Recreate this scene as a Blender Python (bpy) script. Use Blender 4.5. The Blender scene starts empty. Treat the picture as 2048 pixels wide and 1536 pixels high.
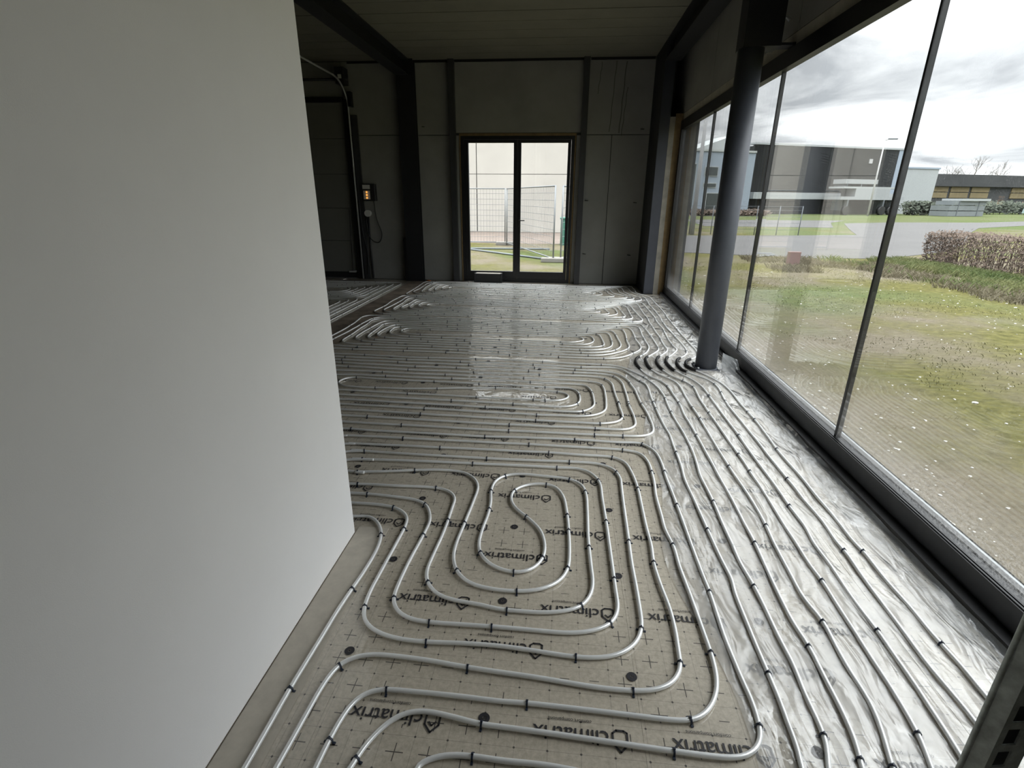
import bpy, bmesh, math, random, json
from mathutils import Matrix, Vector, noise
import numpy as np
random.seed(7)
scene = bpy.context.scene
C = scene.collection

# ------------------------------------------------------------------ camera
EYE = 1.54
def rotm(yaw, pitch, roll):
    return Matrix.Rotation(yaw, 3, 'Z') @ Matrix.Rotation(pitch, 3, 'X') @ Matrix.Rotation(roll, 3, 'Z')
cam_d = bpy.data.cameras.new('camera')
cam_d.sensor_width = 36.0
cam_d.lens = 36.0 * 1024.55 / 2048.0
cam_d.clip_start = 0.02
cam_d.clip_end = 900
cam = bpy.data.objects.new('camera', cam_d)
C.objects.link(cam)
cam.matrix_world = Matrix.Translation((0, 0, EYE)) @ rotm(0.09716581, 1.22147769, 0.0085556).to_4x4()
scene.camera = cam

# ------------------------------------------------------------------ view
vs = scene.view_settings
vs.view_transform = 'Standard'
vs.look = 'None'
vs.gamma = 1.0
vs.use_curve_mapping = False
vs.exposure = 2.22
scene.cycles.use_denoising = True
scene.cycles.max_bounces = 14
scene.cycles.diffuse_bounces = 7
scene.cycles.transparent_max_bounces = 16
scene.cycles.caustics_reflective = False
scene.cycles.caustics_refractive = False

# ------------------------------------------------------------------ overcast sky
SKY_HORIZON, SKY_ZENITH = 0.44, 4.5
w = bpy.data.worlds.new('overcast_sky'); scene.world = w; w.use_nodes = True
nt = w.node_tree; nt.nodes.clear()
def N(t, kind, **kw):
    n = t.nodes.new(kind)
    for k, v in kw.items():
        if k.startswith('i_'):
            key = k[2:]
            key = int(key) if key.isdigit() else key
            n.inputs[key].default_value = v
        else:
            setattr(n, k, v)
    return n
def LK(t, a, b): t.links.new(a, b)
tc = N(nt, 'ShaderNodeTexCoord'); sep = N(nt, 'ShaderNodeSeparateXYZ'); LK(nt, tc.outputs['Generated'], sep.inputs[0])
up = N(nt, 'ShaderNodeMath', operation='MAXIMUM', i_1=0.0); LK(nt, sep.outputs['Z'], up.inputs[0])
# flatten the direction onto a cloud deck so that clouds get thinner towards the horizon
dz = N(nt, 'ShaderNodeMath', operation='ADD', i_1=0.12); LK(nt, up.outputs[0], dz.inputs[0])
div = N(nt, 'ShaderNodeVectorMath', operation='DIVIDE')
cmb = N(nt, 'ShaderNodeCombineXYZ'); [LK(nt, dz.outputs[0], cmb.inputs[i]) for i in range(3)]
LK(nt, tc.outputs['Generated'], div.inputs[0]); LK(nt, cmb.outputs[0], div.inputs[1])
mp = N(nt, 'ShaderNodeMapping'); mp.inputs['Location'].default_value = (3.1, 1.7, 0); mp.inputs['Scale'].default_value = (0.55, 0.55, 0.0)
LK(nt, div.outputs[0], mp.inputs[0])
n1 = N(nt, 'ShaderNodeTexNoise', i_Scale=1.7, i_Detail=9.0, i_Roughness=0.58, i_Distortion=0.5); LK(nt, mp.outputs[0], n1.inputs['Vector'])
cr = N(nt, 'ShaderNodeValToRGB'); LK(nt, n1.outputs[0], cr.inputs[0])
cr.color_ramp.elements[0].position = 0.34; cr.color_ramp.elements[0].color = (0.37, 0.385, 0.41, 1)
cr.color_ramp.elements[1].position = 0.66; cr.color_ramp.elements[1].color = (1.02, 1.03, 1.045, 1)
sq = N(nt, 'ShaderNodeMath', operation='POWER', i_1=2.6); LK(nt, up.outputs[0], sq.inputs[0])
lum = N(nt, 'ShaderNodeMath', operation='MULTIPLY_ADD', i_1=SKY_ZENITH - SKY_HORIZON, i_2=SKY_HORIZON); LK(nt, sq.outputs[0], lum.inputs[0])
mul = N(nt, 'ShaderNodeVectorMath', operation='SCALE'); LK(nt, cr.outputs[0], mul.inputs[0]); LK(nt, lum.outputs[0], mul.inputs['Scale'])
bg = N(nt, 'ShaderNodeBackground', i_Strength=1.0); LK(nt, mul.outputs[0], bg.inputs[0])
wo = N(nt, 'ShaderNodeOutputWorld'); LK(nt, bg.outputs[0], wo.inputs[0])

# ------------------------------------------------------------------ materials
MATS = {}
def newmat(name):
    m = bpy.data.materials.new(name); m.use_nodes = True
    t = m.node_tree; b = t.nodes['Principled BSDF']
    MATS[name] = m
    return m, t, b
def mat(name, col, rough=0.6, metal=0.0, var=0.0, scale=8.0, bump=0.0, bscale=60.0, spec=0.5, detail=5.0, col2=None, emit=None, trans=None):
    m, t, b = newmat(name)
    c = (*col, 1)
    b.inputs['Base Color'].default_value = c
    b.inputs['Roughness'].default_value = rough
    b.inputs['Metallic'].default_value = metal
    b.inputs['Specular IOR Level'].default_value = spec
    if var or col2:
        co = N(t, 'ShaderNodeTexCoord'); ns = N(t, 'ShaderNodeTexNoise', i_Scale=scale, i_Detail=detail, i_Roughness=0.6)
        LK(t, co.outputs['Object'], ns.inputs['Vector'])
        mx = N(t, 'ShaderNodeMix', data_type='RGBA')
        mx.inputs[6].default_value = (*[v * (1 - var) for v in col], 1)
        mx.inputs[7].default_value = (*[min(1, v * (1 + var)) for v in (col2 or col)], 1)
        rp = N(t, 'ShaderNodeMapRange', i_1=0.3, i_2=0.7); LK(t, ns.outputs[0], rp.inputs[0])
        LK(t, rp.outputs[0], mx.inputs[0]); LK(t, mx.outputs[2], b.inputs['Base Color'])
    if bump:
        co = N(t, 'ShaderNodeTexCoord'); ns = N(t, 'ShaderNodeTexNoise', i_Scale=bscale, i_Detail=4.0)
        LK(t, co.outputs['Object'], ns.inputs['Vector'])
        bp = N(t, 'ShaderNodeBump', i_Strength=bump, i_Distance=0.004); LK(t, ns.outputs[0], bp.inputs['Height']); LK(t, bp.outputs[0], b.inputs['Normal'])
    if emit:
        b.inputs['Emission Color'].default_value = (*emit[0], 1); b.inputs['Emission Strength'].default_value = emit[1]
    return m

mat('plaster', (0.92, 0.912, 0.905), 0.85, var=0.015, scale=3, bump=0.08, bscale=400)
mat('concrete_panel', (0.2550, 0.2550, 0.2380), 0.9, var=0.10, scale=1.6, bump=0.15, bscale=90)
mat('joint_sealant', (0.05, 0.05, 0.048), 0.9)
mat('crack', (0.11, 0.105, 0.095), 0.95)
mat('ceiling_panel', (0.1530, 0.1487, 0.1173), 0.9, var=0.08, scale=2.5, bump=0.2, bscale=50)
mat('dark_steel', (0.0068, 0.0072, 0.0085), 0.65, var=0.15, scale=6, spec=0.5)
mat('flange_paint', (0.0382, 0.0425, 0.0544), 0.55, var=0.08, scale=10)
mat('column_paint', (0.080, 0.088, 0.108), 0.55, var=0.08, scale=10)
mat('black_frame', (0.0068, 0.0068, 0.0072), 0.45)
mat('window_rail', (0.020, 0.020, 0.021), 0.55, var=0.3, scale=14)
mat('post_grey', (0.0382, 0.0391, 0.0408), 0.5, var=0.1)
mat('batten', (0.38, 0.36, 0.30), 0.8, var=0.15, scale=9)
mat('timber', (0.24, 0.225, 0.19), 0.8, var=0.2, scale=9, bump=0.2)
mat('timber_orange', (0.17, 0.115, 0.05), 0.8, var=0.2, scale=9)
mat('sill_alu', (0.2295, 0.2422, 0.2482), 0.5, var=0.25, scale=30)
mat('gate_panel', (0.1700, 0.1700, 0.1530), 0.75, var=0.05, scale=3)
mat('galvanised', (0.66, 0.70, 0.68), 0.45, metal=0.2, var=0.35, scale=35, detail=8)
mat('galv_track', (0.42, 0.43, 0.43), 0.4, metal=0.3, var=0.1)
mat('pipe_alu', (0.86, 0.87, 0.865), 0.30, metal=0.25, var=0.04, scale=9, spec=0.8)
mat('clip_plastic', (0.012, 0.020, 0.040), 0.45)
mat('sleeve_plastic', (0.012, 0.011, 0.011), 0.6)
mat('print_ink', (0.022, 0.021, 0.025), 0.5)
mat('edge_board', (0.50, 0.46, 0.39), 0.75, var=0.1, scale=18)
mat('bare_floor', (0.17, 0.125, 0.09), 0.85, var=0.45, scale=3.5, col2=(0.21, 0.17, 0.13))
mat('slab', (0.22, 0.21, 0.20), 0.9, var=0.15, scale=4)
mat('white_plastic', (0.62, 0.62, 0.60), 0.45)
mat('black_plastic', (0.015, 0.015, 0.016), 0.5)
mat('orange_lamp', (0.9, 0.35, 0.05), 0.4, emit=((1.0, 0.45, 0.10), 0.22))
mat('crate_top', (0.45, 0.40, 0.34), 0.7, var=0.2)
mat('orange_plastic', (0.42, 0.12, 0.03), 0.6)

# foil sheet with printed grid: dots every 10 cm joined by hairlines, crosses in the middle of each square
def foil_mat():
    m, t, b = newmat('printed_foil')
    co = N(t, 'ShaderNodeTexCoord'); sp = N(t, 'ShaderNodeSeparateXYZ'); LK(t, co.outputs['Object'], sp.inputs[0])
    def M(op, a, bb=None, c=None):
        n = N(t, 'ShaderNodeMath', operation=op)
        for i, v in enumerate((a, bb, c)):
            if v is None: continue
            if isinstance(v, (int, float)): n.inputs[i].default_value = v
            else: LK(t, v, n.inputs[i])
        return n.outputs[0]
    def cell(s, off):     # signed distance to nearest lattice line, 10 cm lattice
        a = M('SUBTRACT', s, off); a = M('DIVIDE', a, 0.1); a = M('ADD', a, 0.5); fr = M('FRACT', a)
        fr = M('SUBTRACT', fr, 0.5); return M('ABSOLUTE', M('MULTIPLY', fr, 0.1))
    X, Y = sp.outputs['X'], sp.outputs['Y']
    dx, dy = cell(X, 0.011), cell(Y, 0.060)
    cx, cy = cell(X, 0.061), cell(Y, 0.010)
    r2 = M('ADD', M('MULTIPLY', dx, dx), M('MULTIPLY', dy, dy))
    dot = M('LESS_THAN', r2, 0.0034 ** 2)
    hair = M('MULTIPLY', M('MAXIMUM', M('LESS_THAN', dx, 0.0007), M('LESS_THAN', dy, 0.0007)), 0.42)
    hbar = M('MULTIPLY', M('LESS_THAN', cy, 0.0014), M('LESS_THAN', cx, 0.016))
    vbar = M('MULTIPLY', M('LESS_THAN', cx, 0.0015), M('LESS_THAN', cy, 0.027))
    hbar2 = M('MULTIPLY', M('LESS_THAN', cy, 0.0016), M('LESS_THAN', cx, 0.027))
    # crosses only in a band of each 1 m repeat
    px = M('FRACT', M('ADD', M('SUBTRACT', X, -0.78), 10.0))
    band = M('MULTIPLY', M('GREATER_THAN', px, 0.02), M('LESS_THAN', px, 0.72))
    py = M('FRACT', M('DIVIDE', M('ADD', M('SUBTRACT', Y, 0.76), 10.0), 0.5))
    band = M('MULTIPLY', band, M('LESS_THAN', M('ABSOLUTE', M('SUBTRACT', py, M('FRACT', M('MULTIPLY', px, 1.0)))), 0.33))
    band = M('MAXIMUM', band, M('MULTIPLY', M('GREATER_THAN', px, 0.02), M('LESS_THAN', px, 0.30)))
    cross = M('MAXIMUM', hbar, M('MULTIPLY', band, M('MAXIMUM', vbar, hbar2)))
    ink = M('MAXIMUM', M('MAXIMUM', dot, hair), cross)
    ns = N(t, 'ShaderNodeTexNoise', i_Scale=60.0, i_Detail=8.0, i_Roughness=0.7); LK(t, co.outputs['Object'], ns.inputs['Vector'])
    mx = N(t, 'ShaderNodeMix', data_type='RGBA'); mx.inputs[6].default_value = (0.365, 0.322, 0.256, 1); mx.inputs[7].default_value = (0.63, 0.572, 0.472, 1)
    LK(t, M('MULTIPLY_ADD', ns.outputs[0], 2.0, -0.5), mx.inputs[0])
    inkm = N(t, 'ShaderNodeMix', data_type='RGBA'); LK(t, mx.outputs[2], inkm.inputs[6]); inkm.inputs[7].default_value = (0.03, 0.028, 0.028, 1)
    LK(t, M('MULTIPLY', ink, 0.9), inkm.inputs[0]); LK(t, inkm.outputs[2], b.inputs['Base Color'])
    b.inputs['Roughness'].default_value = 0.42
    b.inputs['Coat Weight'].default_value = 1.0; b.inputs['Coat Roughness'].default_value = 0.018; b.inputs['Coat IOR'].default_value = 1.75
    wv = N(t, 'ShaderNodeTexNoise', i_Scale=4.2, i_Detail=3.0, i_Roughness=0.5, i_Distortion=1.5); LK(t, co.outputs['Object'], wv.inputs['Vector'])
    bp = N(t, 'ShaderNodeBump', i_Strength=0.24, i_Distance=0.03); LK(t, wv.outputs[0], bp.inputs['Height'])
    LK(t, bp.outputs[0], b.inputs['Coat Normal'])
    bp2 = N(t, 'ShaderNodeBump', i_Strength=0.12, i_Distance=0.004); LK(t, ns.outputs[0], bp2.inputs['Height']); LK(t, bp2.outputs[0], b.inputs['Normal'])
foil_mat()

def schlick(t, normal=None, f0=0.04, pw=5.0):
    ge = N(t, 'ShaderNodeNewGeometry'); dt = N(t, 'ShaderNodeVectorMath', operation='DOT_PRODUCT'); LK(t, ge.outputs['Incoming'], dt.inputs[0])
    LK(t, normal if normal is not None else ge.outputs['Normal'], dt.inputs[1])
    ab = N(t, 'ShaderNodeMath', operation='ABSOLUTE'); LK(t, dt.outputs['Value'], ab.inputs[0])
    om = N(t, 'ShaderNodeMath', operation='SUBTRACT', i_0=1.0, use_clamp=True); LK(t, ab.outputs[0], om.inputs[1])
    p5 = N(t, 'ShaderNodeMath', operation='POWER', i_1=pw); LK(t, om.outputs[0], p5.inputs[0])
    fo = N(t, 'ShaderNodeMath', operation='MULTIPLY_ADD', i_1=1.0-f0, i_2=f0); LK(t, p5.outputs[0], fo.inputs[0])
    return fo
# thin translucent plastic film
def film_mat(name, white, tint=(0.80, 0.81, 0.82), rough=0.16):
    m, t, b = newmat(name)
    t.nodes.remove(b)
    out = t.nodes['Material Output']
    co = N(t, 'ShaderNodeTexCoord')
    mpn = N(t, 'ShaderNodeMapping'); mpn.inputs['Rotation'].default_value = (0, 0, 0.55); mpn.inputs['Scale'].default_value = (2.4, 0.75, 1.0); LK(t, co.outputs['Object'], mpn.inputs[0])
    wv = N(t, 'ShaderNodeTexNoise', i_Scale=4.5, i_Detail=2.5, i_Roughness=0.5, i_Distortion=0.7); LK(t, mpn.outputs[0], wv.inputs['Vector'])
    bp = N(t, 'ShaderNodeBump', i_Strength=0.9, i_Distance=0.045); LK(t, wv.outputs[0], bp.inputs['Height'])
    tr = N(t, 'ShaderNodeBsdfTransparent'); df = N(t, 'ShaderNodeBsdfDiffuse'); df.inputs[0].default_value = (*tint, 1)
    gl = N(t, 'ShaderNodeBsdfGlossy', i_Roughness=rough); gl.inputs[0].default_value = (0.95, 0.95, 0.95, 1)
    LK(t, bp.outputs[0], gl.inputs['Normal']); LK(t, bp.outputs[0], df.inputs['Normal'])
    big = N(t, 'ShaderNodeTexNoise', i_Scale=3.2, i_Detail=4.0); LK(t, co.outputs['Object'], big.inputs['Vector'])
    mr = N(t, 'ShaderNodeMapRange', i_1=0.35, i_2=0.68, i_3=white * 0.45, i_4=white * 1.4); LK(t, big.outputs[0], mr.inputs[0])
    m1 = N(t, 'ShaderNodeMixShader'); LK(t, mr.outputs[0], m1.inputs[0]); LK(t, tr.outputs[0], m1.inputs[1]); LK(t, df.outputs[0], m1.inputs[2])
    fr = schlick(t, bp.outputs[0])
    f2 = N(t, 'ShaderNodeMath', operation='MULTIPLY', i_1=1.5, use_clamp=True); LK(t, fr.outputs[0], f2.inputs[0])
    m2 = N(t, 'ShaderNodeMixShader'); LK(t, f2.outputs[0], m2.inputs[0]); LK(t, m1.outputs[0], m2.inputs[1]); LK(t, gl.outputs[0], m2.inputs[2])
    LK(t, m2.outputs[0], out.inputs[0])
film_mat('clear_film', 0.34, tint=(0.76, 0.745, 0.72))
film_mat('edge_film', 0.20, tint=(0.62, 0.64, 0.64))

# window glass: straight-through transmission, mirror reflection by angle, dried dust specks
def glass_mat(name, refl=1.5, dust=0.25, tint=(0.97, 0.985, 0.98)):
    m, t, b = newmat(name)
    t.nodes.remove(b); out = t.nodes['Material Output']
    tr = N(t, 'ShaderNodeBsdfTransparent'); tr.inputs[0].default_value = (*tint, 1)
    gl = N(t, 'ShaderNodeBsdfGlossy', i_Roughness=0.0)
    fr = schlick(t, None, 0.045, 3.9)
    f2 = N(t, 'ShaderNodeMath', operation='MULTIPLY', i_1=refl, use_clamp=True); LK(t, fr.outputs[0], f2.inputs[0])
    m1 = N(t, 'ShaderNodeMixShader'); LK(t, f2.outputs[0], m1.inputs[0]); LK(t, tr.outputs[0], m1.inputs[1]); LK(t, gl.outputs[0], m1.inputs[2])
    co = N(t, 'ShaderNodeTexCoord'); sp = N(t, 'ShaderNodeSeparateXYZ'); LK(t, co.outputs['Object'], sp.inputs[0])
    sx = N(t, 'ShaderNodeTexNoise', i_Scale=170.0, i_Detail=2.0); LK(t, co.outputs['Object'], sx.inputs['Vector'])
    s1 = N(t, 'ShaderNodeMapRange', i_1=0.60, i_2=0.70, i_3=0.0, i_4=dust); LK(t, sx.outputs[0], s1.inputs[0])
    sy = N(t, 'ShaderNodeTexNoise', i_Scale=2.2, i_Detail=3.0); LK(t, co.outputs['Object'], sy.inputs['Vector'])
    s2 = N(t, 'ShaderNodeMapRange', i_1=0.4, i_2=0.65, i_3=0.0, i_4=1.0); LK(t, sy.outputs[0], s2.inputs[0])
    s3 = N(t, 'ShaderNodeMath', operation='MULTIPLY'); LK(t, s1.outputs[0], s3.inputs[0]); LK(t, s2.outputs[0], s3.inputs[1])
    # splash dirt along the lower edge of the pane
    hz = N(t, 'ShaderNodeMapRange', i_1=0.14, i_2=0.42, i_3=dust * 1.5, i_4=0.0); LK(t, sp.outputs['Z'], hz.inputs[0])
    sz = N(t, 'ShaderNodeTexNoise', i_Scale=95.0, i_Detail=5.0, i_Roughness=0.75); LK(t, co.outputs['Object'], sz.inputs['Vector'])
    s5 = N(t, 'ShaderNodeMapRange', i_1=0.42, i_2=0.62); LK(t, sz.outputs[0], s5.inputs[0])
    s6 = N(t, 'ShaderNodeMath', operation='MULTIPLY'); LK(t, hz.outputs[0], s6.inputs[0]); LK(t, s5.outputs[0], s6.inputs[1])
    s4 = N(t, 'ShaderNodeMath', operation='ADD', use_clamp=True); LK(t, s3.outputs[0], s4.inputs[0]); LK(t, s6.outputs[0], s4.inputs[1])
    du = N(t, 'ShaderNodeBsdfTranslucent'); du.inputs[0].default_value = (0.75, 0.75, 0.73, 1)
    m2 = N(t, 'ShaderNodeMixShader'); LK(t, s4.outputs[0], m2.inputs[0]); LK(t, m1.outputs[0], m2.inputs[1]); LK(t, du.outputs[0], m2.inputs[2])
    LK(t, m2.outputs[0], out.inputs[0])
glass_mat('window_glass', 1.0, 0.10)
glass_mat('door_glass', 1.0, 0.05)

# outdoors
mat('asphalt', (0.0603, 0.0570, 0.0544), 0.85, var=0.12, scale=0.5)
mat('kerb', (0.240, 0.234, 0.222), 0.9, var=0.1)
mat('dirt_track', (0.1343, 0.1054, 0.0867), 0.95, var=0.15, scale=1.2)
mat('outer_concrete', (0.41, 0.388, 0.352), 0.9, var=0.07, scale=0.6, detail=9)
mat('ware_dark', (0.0119, 0.0140, 0.0153), 0.7, var=0.08, scale=0.5)
mat('ware_white', (0.30, 0.315, 0.32), 0.7, var=0.04, scale=0.4)
mat('office_blue', (0.235, 0.275, 0.325), 0.7, var=0.04, scale=0.4)
mat('office_pale', (0.33, 0.345, 0.34), 0.7)
mat('office_window', (0.030, 0.038, 0.040), 0.25, spec=0.8)
mat('far_dark', (0.0331, 0.0348, 0.0365), 0.8, var=0.2, scale=0.6)
mat('far_yellow', (0.1530, 0.1198, 0.0612), 0.8, var=0.15, scale=0.7)
mat('pallet_grey', (0.1479, 0.1632, 0.1683), 0.8, var=0.1, scale=1.5)
mat('strap_dark', (0.09, 0.10, 0.11), 0.7)
mat('lamp_white', (0.3272, 0.3272, 0.3272), 0.5)
mat('truck_pale', (0.26,0.27,0.28), 0.6, var=0.05)
mat('fence_wire', (0.16, 0.168, 0.172), 0.5, metal=0.2)
mat('fence_foot', (0.1895, 0.1793, 0.1632), 0.95, var=0.1)
mat('green_plastic', (0.039, 0.143, 0.104), 0.6)
mat('pink_board', (0.176, 0.111, 0.098), 0.85)
mat('twig', (0.111, 0.078, 0.055), 0.9, var=0.2, scale=4)
mat('tree_bark', (0.161, 0.143, 0.130), 0.9)
mat('car_teal', (0.2295, 0.2958, 0.2958), 0.4)
mat('stone', (0.375, 0.360, 0.323), 0.9, var=0.12, scale=9)
def leaf_mat(name, a, bcol, scale=30.0):
    m, t, b = newmat(name)
    co = N(t, 'ShaderNodeTexCoord'); ns = N(t, 'ShaderNodeTexNoise', i_Scale=scale, i_Detail=3.0); LK(t, co.outputs['Object'], ns.inputs['Vector'])
    mr = N(t, 'ShaderNodeMapRange', i_1=0.32, i_2=0.68); LK(t, ns.outputs[0], mr.inputs[0])
    mx = N(t, 'ShaderNodeMix', data_type='RGBA'); mx.inputs[6].default_value = (*a, 1); mx.inputs[7].default_value = (*bcol, 1)
    LK(t, mr.outputs[0], mx.inputs[0]); LK(t, mx.outputs[2], b.inputs['Base Color']); b.inputs['Roughness'].default_value = 0.8
leaf_mat('hedge_leaf', (0.0629, 0.0408, 0.0281), (0.1224, 0.0867, 0.0629), 9.0)
leaf_mat('moss_blade', (0.0765, 0.0731, 0.0255), (0.1403, 0.1292, 0.0510), 1.1)
leaf_mat('grass_blade', (0.0723, 0.1062, 0.0272), (0.1573, 0.1615, 0.0638), 1.1)
leaf_mat('dry_blade', (0.1088, 0.0926, 0.0544), (0.1632, 0.1411, 0.0901), 2.0)
leaf_mat('evergreen', (0.0187, 0.0272, 0.0161), (0.0544, 0.0654, 0.0408), 1.2)
def lawn_mat():
    m, t, b = newmat('mossy_lawn')
    co = N(t, 'ShaderNodeTexCoord')
    def ns(s, d=6.0, r=0.6):
        n = N(t, 'ShaderNodeTexNoise', i_Scale=s, i_Detail=d, i_Roughness=r); LK(t, co.outputs['Object'], n.inputs['Vector']); return n.outputs[0]
    def mr(x, a, bb, c=0.0, d=1.0):
        n = N(t, 'ShaderNodeMapRange', i_1=a, i_2=bb, i_3=c, i_4=d); LK(t, x, n.inputs[0]); return n.outputs[0]
    def mix(f, a, bb):
        n = N(t, 'ShaderNodeMix', data_type='RGBA'); LK(t, f, n.inputs[0])
        for i, v in ((6, a), (7, bb)):
            if isinstance(v, tuple): n.inputs[i].default_value = (*v, 1)
            else: LK(t, v, n.inputs[i])
        return n.outputs[2]
    c = mix(mr(ns(9.0, 8.0, 0.7), 0.35, 0.65), (0.052, 0.050, 0.014), (0.128, 0.118, 0.040))
    c = mix(mr(ns(0.35, 4.0), 0.42, 0.58), c, mix(mr(ns(14.0, 8.0, 0.75), 0.3, 0.7), (0.0897, 0.0749, 0.0507), (0.1599, 0.1381, 0.0991)))
    c = mix(mr(ns(0.11, 3.0), 0.50, 0.58), c, mix(mr(ns(7.0, 8.0, 0.7), 0.35, 0.65), (0.0442, 0.0612, 0.0187), (0.0978, 0.1105, 0.0408)))
    # gravelly strip along the building
    sp = N(t, 'ShaderNodeSeparateXYZ'); LK(t, co.outputs['Object'], sp.inputs[0])
    wob = N(t, 'ShaderNodeMath', operation='MULTIPLY_ADD', i_1=2.2, i_2=-1.1); LK(t, ns(0.8, 5.0), wob.inputs[0])
    xx = N(t, 'ShaderNodeMath', operation='ADD'); LK(t, sp.outputs['X'], xx.inputs[0]); LK(t, wob.outputs[0], xx.inputs[1])
    grav = mix(mr(ns(26.0, 8.0, 0.8), 0.3, 0.7), (0.0840, 0.0680, 0.0464), (0.2160, 0.1840, 0.1344))
    near = N(t, 'ShaderNodeMath', operation='MULTIPLY'); LK(t, mr(xx.outputs[0], 2.1, 3.3, 1.0, 0.0), near.inputs[0]); LK(t, mr(sp.outputs['Y'], 9.0, 10.5, 1.0, 0.0), near.inputs[1])
    c = mix(near.outputs[0], c, grav)
    far = N(t, 'ShaderNodeMath', operation='MULTIPLY', i_1=0.7); LK(t, mr(sp.outputs['Y'], 28.0, 40.0), far.inputs[0])
    c = mix(far.outputs[0], c, (0.058, 0.078, 0.026))
    LK(t, c, b.inputs['Base Color']); b.inputs['Roughness'].default_value = 0.95; b.inputs['Specular IOR Level'].default_value = 0.1
    bp = N(t, 'ShaderNodeBump', i_Strength=0.9, i_Distance=0.03); LK(t, ns(22.0, 8.0, 0.75), bp.inputs['Height']); LK(t, bp.outputs[0], b.inputs['Normal'])
lawn_mat()

# ------------------------------------------------------------------ mesh helpers
class MB:
    """collects geometry for ONE mesh"""
    def __init__(s): s.v = []; s.f = []; s.smooth = set()
    def box(s, x0, x1, y0, y1, z0, z1, bev=0.0):
        if bev <= 0:
            b = len(s.v)
            s.v += [(x0,y0,z0),(x1,y0,z0),(x1,y1,z0),(x0,y1,z0),(x0,y0,z1),(x1,y0,z1),(x1,y1,z1),(x0,y1,z1)]
            s.f += [tuple(b+i for i in q) for q in ((0,3,2,1),(4,5,6,7),(0,1,5,4),(1,2,6,5),(2,3,7,6),(3,0,4,7))]
        else:
            bm = bmesh.new(); bmesh.ops.create_cube(bm, size=1)
            for q in bm.verts:
                q.co = Vector(((x0+x1)/2 + q.co.x*(x1-x0), (y0+y1)/2 + q.co.y*(y1-y0), (z0+z1)/2 + q.co.z*(z1-z0)))
            bmesh.ops.bevel(bm, geom=bm.edges[:], offset=bev, segments=2, affect='EDGES', profile=0.5)
            s.addbm(bm)
        return s
    def addbm(s, bm):
        b = len(s.v); bm.verts.ensure_lookup_table()
        for i, q in enumerate(bm.verts): q.index = i
        s.v += [tuple(q.co) for q in bm.verts]; s.f += [tuple(b+q.index for q in fc.verts) for fc in bm.faces]; bm.free()
    def poly(s, pts):
        b = len(s.v); s.v += [tuple(p) for p in pts]; s.f.append(tuple(range(b, b+len(pts)))); return s
    def prism(s, pts, z0, z1):      # vertical extrusion of a 2D outline
        b = len(s.v); n = len(pts)
        s.v += [(x,y,z0) for x,y in pts] + [(x,y,z1) for x,y in pts]
        s.f.append(tuple(b+n-1-i for i in range(n))); s.f.append(tuple(b+n+i for i in range(n)))
        s.f += [(b+i, b+(i+1)%n, b+n+(i+1)%n, b+n+i) for i in range(n)]; return s
    def slab(s, p0, p1, z0, z1, th):   # vertical wall piece from p0 to p1 (xy) with thickness behind
        p0, p1 = Vector(p0), Vector(p1); d = (p1-p0).normalized(); nn = Vector((-d.y, d.x))*th
        return s.prism([p0, p1, p1+nn, p0+nn], z0, z1)
    def tube(s, pts, r, n=8, close=False, cap=True, rfun=None):
        P_ = [Vector(p) for p in pts]; m = len(P_); b = len(s.v); up = Vector((0,0,1)); last = None
        for i, p in enumerate(P_):
            a = P_[max(i-1,0)]; c = P_[min(i+1,m-1)]; d = (c-a)
            d = d.normalized() if d.length > 1e-9 else Vector((0,0,1))
            if last is None:
                ref = up if abs(d.z) < 0.9 else Vector((1,0,0)); u = d.cross(ref).normalized()
            else:
                u = (last - d*last.dot(d)); u = u.normalized() if u.length > 1e-6 else d.orthogonal().normalized()
            last = u; w_ = d.cross(u); rr = rfun(i) if rfun else r
            for k in range(n):
                t_ = 2*math.pi*k/n; q = p + u*(math.cos(t_)*rr) + w_*(math.sin(t_)*rr); s.v.append(tuple(q))
        f0 = len(s.f)
        for i in range(m-1):
            for k in range(n):
                s.f.append((b+i*n+k, b+(i+1)*n+k, b+(i+1)*n+(k+1)%n, b+i*n+(k+1)%n)); s.smooth.add(len(s.f)-1)
        if cap:
            s.f.append(tuple(b+k for k in range(n))); s.f.append(tuple(b+(m-1)*n+n-1-k for k in range(n)))
        return s
    def cyl(s, x, y, z0, z1, r, n=24, r1=None):
        return s.tube([(x,y,z0),(x,y,z1)], r, n, rfun=(lambda i: (r, r if r1 is None else r1)[i]))
    def build(s, name, mname, parent=None, shade=True):
        me = bpy.data.meshes.new(name); me.from_pydata(s.v, [], s.f); me.update()
        if s.smooth and shade:
            fl = [False]*len(s.f)
            for i in s.smooth: fl[i] = True
            me.polygons.foreach_set('use_smooth', fl)
        me.materials.append(MATS[mname])
        o = bpy.data.objects.new(name, me); C.objects.link(o)
        setpar(o, parent)
        return o
def setpar(o, parent):
    if parent is None: return
    o.parent = parent
    if parent.type == 'EMPTY': o.matrix_parent_inverse = Matrix.Translation(-parent.location)
def tag(o, label=None, cat=None, group=None, kind=None):
    if label: o['label'] = label
    if cat: o['category'] = cat
    if group: o['group'] = group
    if kind: o['kind'] = kind
    return o
def empty(name, loc=(0,0,0)):
    o = bpy.data.objects.new(name, None); C.objects.link(o); o.location = loc; o.empty_display_size = 0.1; return o
def thing(name, label, cat, group=None, loc=(0,0,0)):
    return tag(empty(name, loc), label, cat, group)
def struct(name, mb, m, label=None):
    return tag(mb.build(name, m), label, None, None, 'structure')

# ================================================================== THE ROOM
WX = 1.735            # inner face of the glazed wall
YB = 9.95             # inner face of the back wall
CZ = 3.737            # underside of the ceiling
X0, Y0 = -7.4, -3.2   # far side and rear of the hall

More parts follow.
